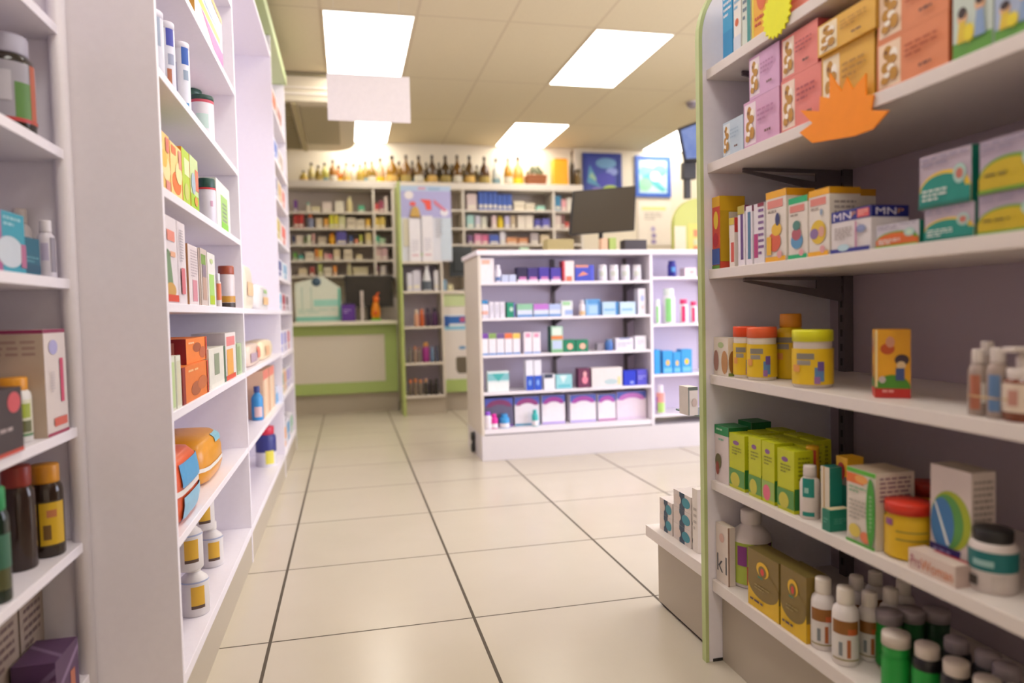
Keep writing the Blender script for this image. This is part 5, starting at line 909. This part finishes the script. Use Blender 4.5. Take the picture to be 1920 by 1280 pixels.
# banner above the narrow display
a = P(749, 337, Y=7.02); a.x = .533; b = P(848, 488, Y=7.02)
u = Unit('advert_banner', ((a.x+b.x)/2, 6.99, 1.516), 'tall lavender and white advert banner on the narrow display', 'poster')
W_, H_ = b.x-a.x, 2.255-1.517
mb = MB().box(a.x, b.x, 7.015, 7.023, 1.5165, 2.255, M('dcdce4', .5))
decal(mb, (a.x, 7.015, 1.5165), (1, 0, 0), (0, 0, 1), W_, H_, (0, -1, 0), .0008, [('r', 0, .58, 1, 1, 'b4b0dc'), ('r', 0, .93, 1, 1, 'b8cce4'), ('r', .35, .95, .5, .98, 'd8a0b8'), ('r', .55, .945, .78, .975, '98b4d0'), ('r', .78, .02, 1, .58, 'c8d4e0'), ('e', .08, .82, .26, .93, 'ece4e4'), ('e', .78, .60, .95, .70, 'ece8f0'),
   ('e', .18, .73, .30, .79, 'e86058'), ('p', .38, .68, .62, .82, 'f05a4c', [(0, 1), (.9, .95), (.95, 0), (.55, 0), (.4, .6)]), ('p', .64, .66, .92, .82, 'd88098', [(0, 1), (.2, .9), (1, .1), (.8, 0), (.1, .6)]),
   ('r', .04, .2, .2, .56, 'd4ccb4'), ('l', .68, .3, .82, .56, 'b0b0b4', 7), ('e', .36, .06, .46, .12, 'b0d878')])
u.mesh('printed_panel', mb)
u.mesh('floor_clip', MB().box(a.x+.02, a.x+.05, 7.024, 7.05, 1.5155, 1.54, CHROME))
for k, (xa, xb, yt, ds) in enumerate(((769, 788, 410, 'tall white pillar carton, left, before the banner'), (793, 811, 404, 'tall white pillar carton, right, before the banner'))):
    A1 = P(xa, 487, Y=6.975); B1 = P(xb, yt, Y=6.975); w_ = B1.x-A1.x
    o = MB().box(-w_/2, w_/2, -.003, .02, 0, B1.z-1.5165, M('e8e4e8', .5)); decal(o, (-w_/2, -.003, 0), (1, 0, 0), (0, 0, 1), w_, B1.z-1.5165, (0, -1, 0), .0008, [ln('c0bcc8', .2, .2, .8, .5, 6), ('r', .2, .12, .8, .16, 'd8b0b8')])
    o = o.build('carton'); o.location = ((A1.x+B1.x)/2, 6.985, 1.5158); tag(o, ds, 'box')
A1 = P(779, 408, Y=6.976); u = Unit('bell_ornament', (A1.x, 6.976, A1.z), 'gold bell shaped ornament on top of the left pillar carton', 'ornament')
u.mesh('bell', MB().lathe([(0, 0), (.052, 0), (.05, .02), (.04, .07), (.022, .10), (0, .108)], M('c8a050', .3), 20, sy=.14, c=(A1.x, 6.995, A1.z+.006)))
# till counter things
A1 = P(842, 462, Y=6.98); B1 = P(881, 522, Y=6.98)
u = Unit('computer_monitor', ((A1.x+B1.x)/2, 7.3, 1.23), 'dark monitor seen from behind on the till counter', 'monitor')
A1 = P(842, 462, Y=7.3); B1 = P(881, 518, Y=7.3)
u.box('housing', A1.x, B1.x+.03, 7.3, 7.33, B1.z, A1.z, M('363b3c', .45), .006); u.box('rear_hump', A1.x+.04, B1.x-.02, 7.275, 7.2995, B1.z+.05, A1.z-.06, M('2e3334', .5), .006)
u.box('stand', B1.x-.06, B1.x-.02, 7.30, 7.32, 1.245, B1.z-.0005, DARK); u.box('base', B1.x-.13, B1.x+.03, 7.23, 7.37, 1.2302, 1.2445, DARK, .003)
for xa, xb, yt, c_, ds in ((829, 838, 524, '88a8c0', 'blue grey box'), (840, 850, 533, 'd0c8a0', 'low cream box')):
    carton('CT', xa, xb, yt, c_, [], ds, d=.06, off=.02)
# ================================================================== wall pictures, notice, television, green stand
def frame(x0, y0, x1, y1, label, bg_, des, rim):
    A1 = P(x0, y1, Y=8.11); B1 = P(x1, y0, Y=8.11); w_, h_ = B1.x-A1.x, B1.z-A1.z
    u = Unit('picture_frame', ((A1.x+B1.x)/2, 8.11, A1.z), label, 'picture', 'blue framed pictures on the back wall')
    mb = MB(); t = .045; X0, X1, Z0, Z1 = A1.x, B1.x, A1.z, B1.z; m = M(rim, .4)
    mb.box(X0, X1, 8.085, 8.118, Z1-t, Z1, m); mb.box(X0, X1, 8.085, 8.118, Z0, Z0+t, m); mb.box(X0, X0+t, 8.085, 8.118, Z0+t, Z1-t, m); mb.box(X1-t, X1, 8.085, 8.118, Z0+t, Z1-t, m)
    u.mesh('frame', mb)
    q = MB().box(X0+t, X1-t, 8.10, 8.117, Z0+t, Z1-t, M(bg_, .3)); decal(q, (X0+t, 8.10, Z0+t), (1, 0, 0), (0, 0, 1), w_-2*t, h_-2*t, (0, -1, 0), .0012, des); u.mesh('picture', q)
frame(1093, 289, 1164, 372, 'dark blue framed abstract picture, partly hidden by the big monitor', '3a4aa0', [('p', .02, .2, .45, .8, '5a98b8', [(0, .2), (.2, 1), (1, 0)]), ('p', .08, .3, .4, .6, '9cc0a0', [(0, .6), (.3, 1), (1, 0)]), ('e', .3, .7, .95, .98, '6a98c0'), ('e', .62, .52, 1.0, .72, '8898d4'), ('e', .3, .2, .9, .6, '4848ac'), ('e', .5, .02, 1.0, .26, 'a8c050'), ('e', .15, .02, .55, .2, '8878c0')], '24368c')
frame(1191, 294, 1256, 369, 'blue framed pale aqua abstract picture, right of the dark one', 'c4e4e0', [('e', 0, .5, .55, .8, '88ccd0'), ('e', .5, .5, .98, .85, '78c8a8'), ('p', .1, .05, .98, .6, '60b8c0', [(0, .8), (.3, 1), (1, .1), (.8, 0)]), ('e', .4, .35, .75, .65, 'ecf4f0'), ('e', .0, .08, .45, .45, '98dcb0'), ('e', .1, .78, .6, .98, 'e8eef4')], '3c64c0')
A1 = P(1196, 460, Y=8.11); B1 = P(1257, 376, Y=8.11)
q = MB().box(A1.x, B1.x, 8.10, 8.118, A1.z, B1.z, M('e8ded0', .6)); w_, h_ = B1.x-A1.x, B1.z-A1.z
decal(q, (A1.x, 8.10, A1.z), (1, 0, 0), (0, 0, 1), w_, h_, (0, -1, 0), .0012, [('r', .12, .78, .84, .85, 'd8dc8c'), ('l', .2, .54, .72, .72, 'b0a89c', 3), ('e', .38, .30, .52, .42, 'b4a8c8'), ('e', .40, .16, .54, .27, '9888b0'), ('e', .38, .03, .54, .13, '9888b0')])
tag(q.build('wall_notice'), 'cream wall notice with yellow green heading below the aqua picture', 'poster')
YT = 5.3
A1 = P(1271, 240, Y=YT); B1 = P(1282, 300, Y=YT)
u = Unit('television', (2.75, YT, 1.95), 'black wall television with blue picture beside the light green panel edge', 'television')
tv = [P(1271, 241, Y=YT), P(1340, 214, Y=YT-.2), P(1340, 300, Y=YT-.2), P(1283, 303, Y=YT)]
u.mesh('housing', MB().prism(tv, (.02, .05, 0), M('201e22', .35)))
ctr = sum(tv, Vector())/4
sm_, snt, sb = nodes_mat('tv_screen'); stc = snt.nodes.new('ShaderNodeTexCoord'); cr = noise(snt, stc.outputs['Object'], 9, 3)
scol = mixc(snt, cr, lin('3a68c8'), lin('a8bcec')); snt.links.new(scol, sb.inputs['Emission Color']); sb.inputs['Emission Strength'].default_value = .55; sb.inputs['Base Color'].default_value = (.02, .02, .03, 1)
u.mesh('screen', MB().prism([ctr+(p_-ctr)*.86+Vector((0, -.006, 0)) for p_ in tv], (0, .003, 0), sm_), label='lit blue screen')
A1 = P(1282, 303, Y=YT); B1 = P(1302, 335, Y=YT)
u.box('bracket_housing', A1.x, B1.x+.02, YT+.0, YT+.06, B1.z, A1.z-.002, DARK, .004)
A1 = P(1286, 335, Y=YT); B1 = P(1297, 371, Y=YT)
u.box('mount_pole', A1.x, B1.x, YT+.01, YT+.05, B1.z, A1.z-.001, DARK, .003)
YG = 5.3; A1 = P(1265, 466, Y=YG); top = B1.z
x0_, x1_ = A1.x, A1.x+.55; rr_ = .22
u = Unit('green_display_stand', ((x0_+x1_)/2, YG, 0), 'olive green round topped display board behind the island', 'display stand')
arc = [(x0_+rr_-rr_*math.cos(t), top-rr_-.001+rr_*math.sin(t)) for t in [i*math.pi/20 for i in range(11)]]
u.mesh('board', MB().prism([(x0_, YG, 0)]+[(x, YG, z) for x, z in arc]+[(x1_, YG, top-.001), (x1_, YG, 0)], (0, .06, 0), laminate('olive_green', 'b9bd5c', .5)))
q = MB(); Wb = .45
decal(q, (x0_, YG, 1.4135), (1, 0, 0), (0, 0, 1), .55, top-1.4135, (0, -1, 0), .001, [('r', .0, 0, .18, .52, 'd8ccb0'), ('r', .22, 0, 1, .56, 'd4c45c'), ('r', .3, .34, .9, .46, 'd0804c'), ('r', .3, .06, .9, .18, 'd0804c'), ('r', .3, .20, .9, .3, 'c0c490')])
u.mesh('printed_labels', q)
struct(bxo('trim_2', 2.664, 2.70, 8.06, 8.119, 0, 2.9, CREAM))
# island worktop supports the green board: widen worktop
finish_labels()
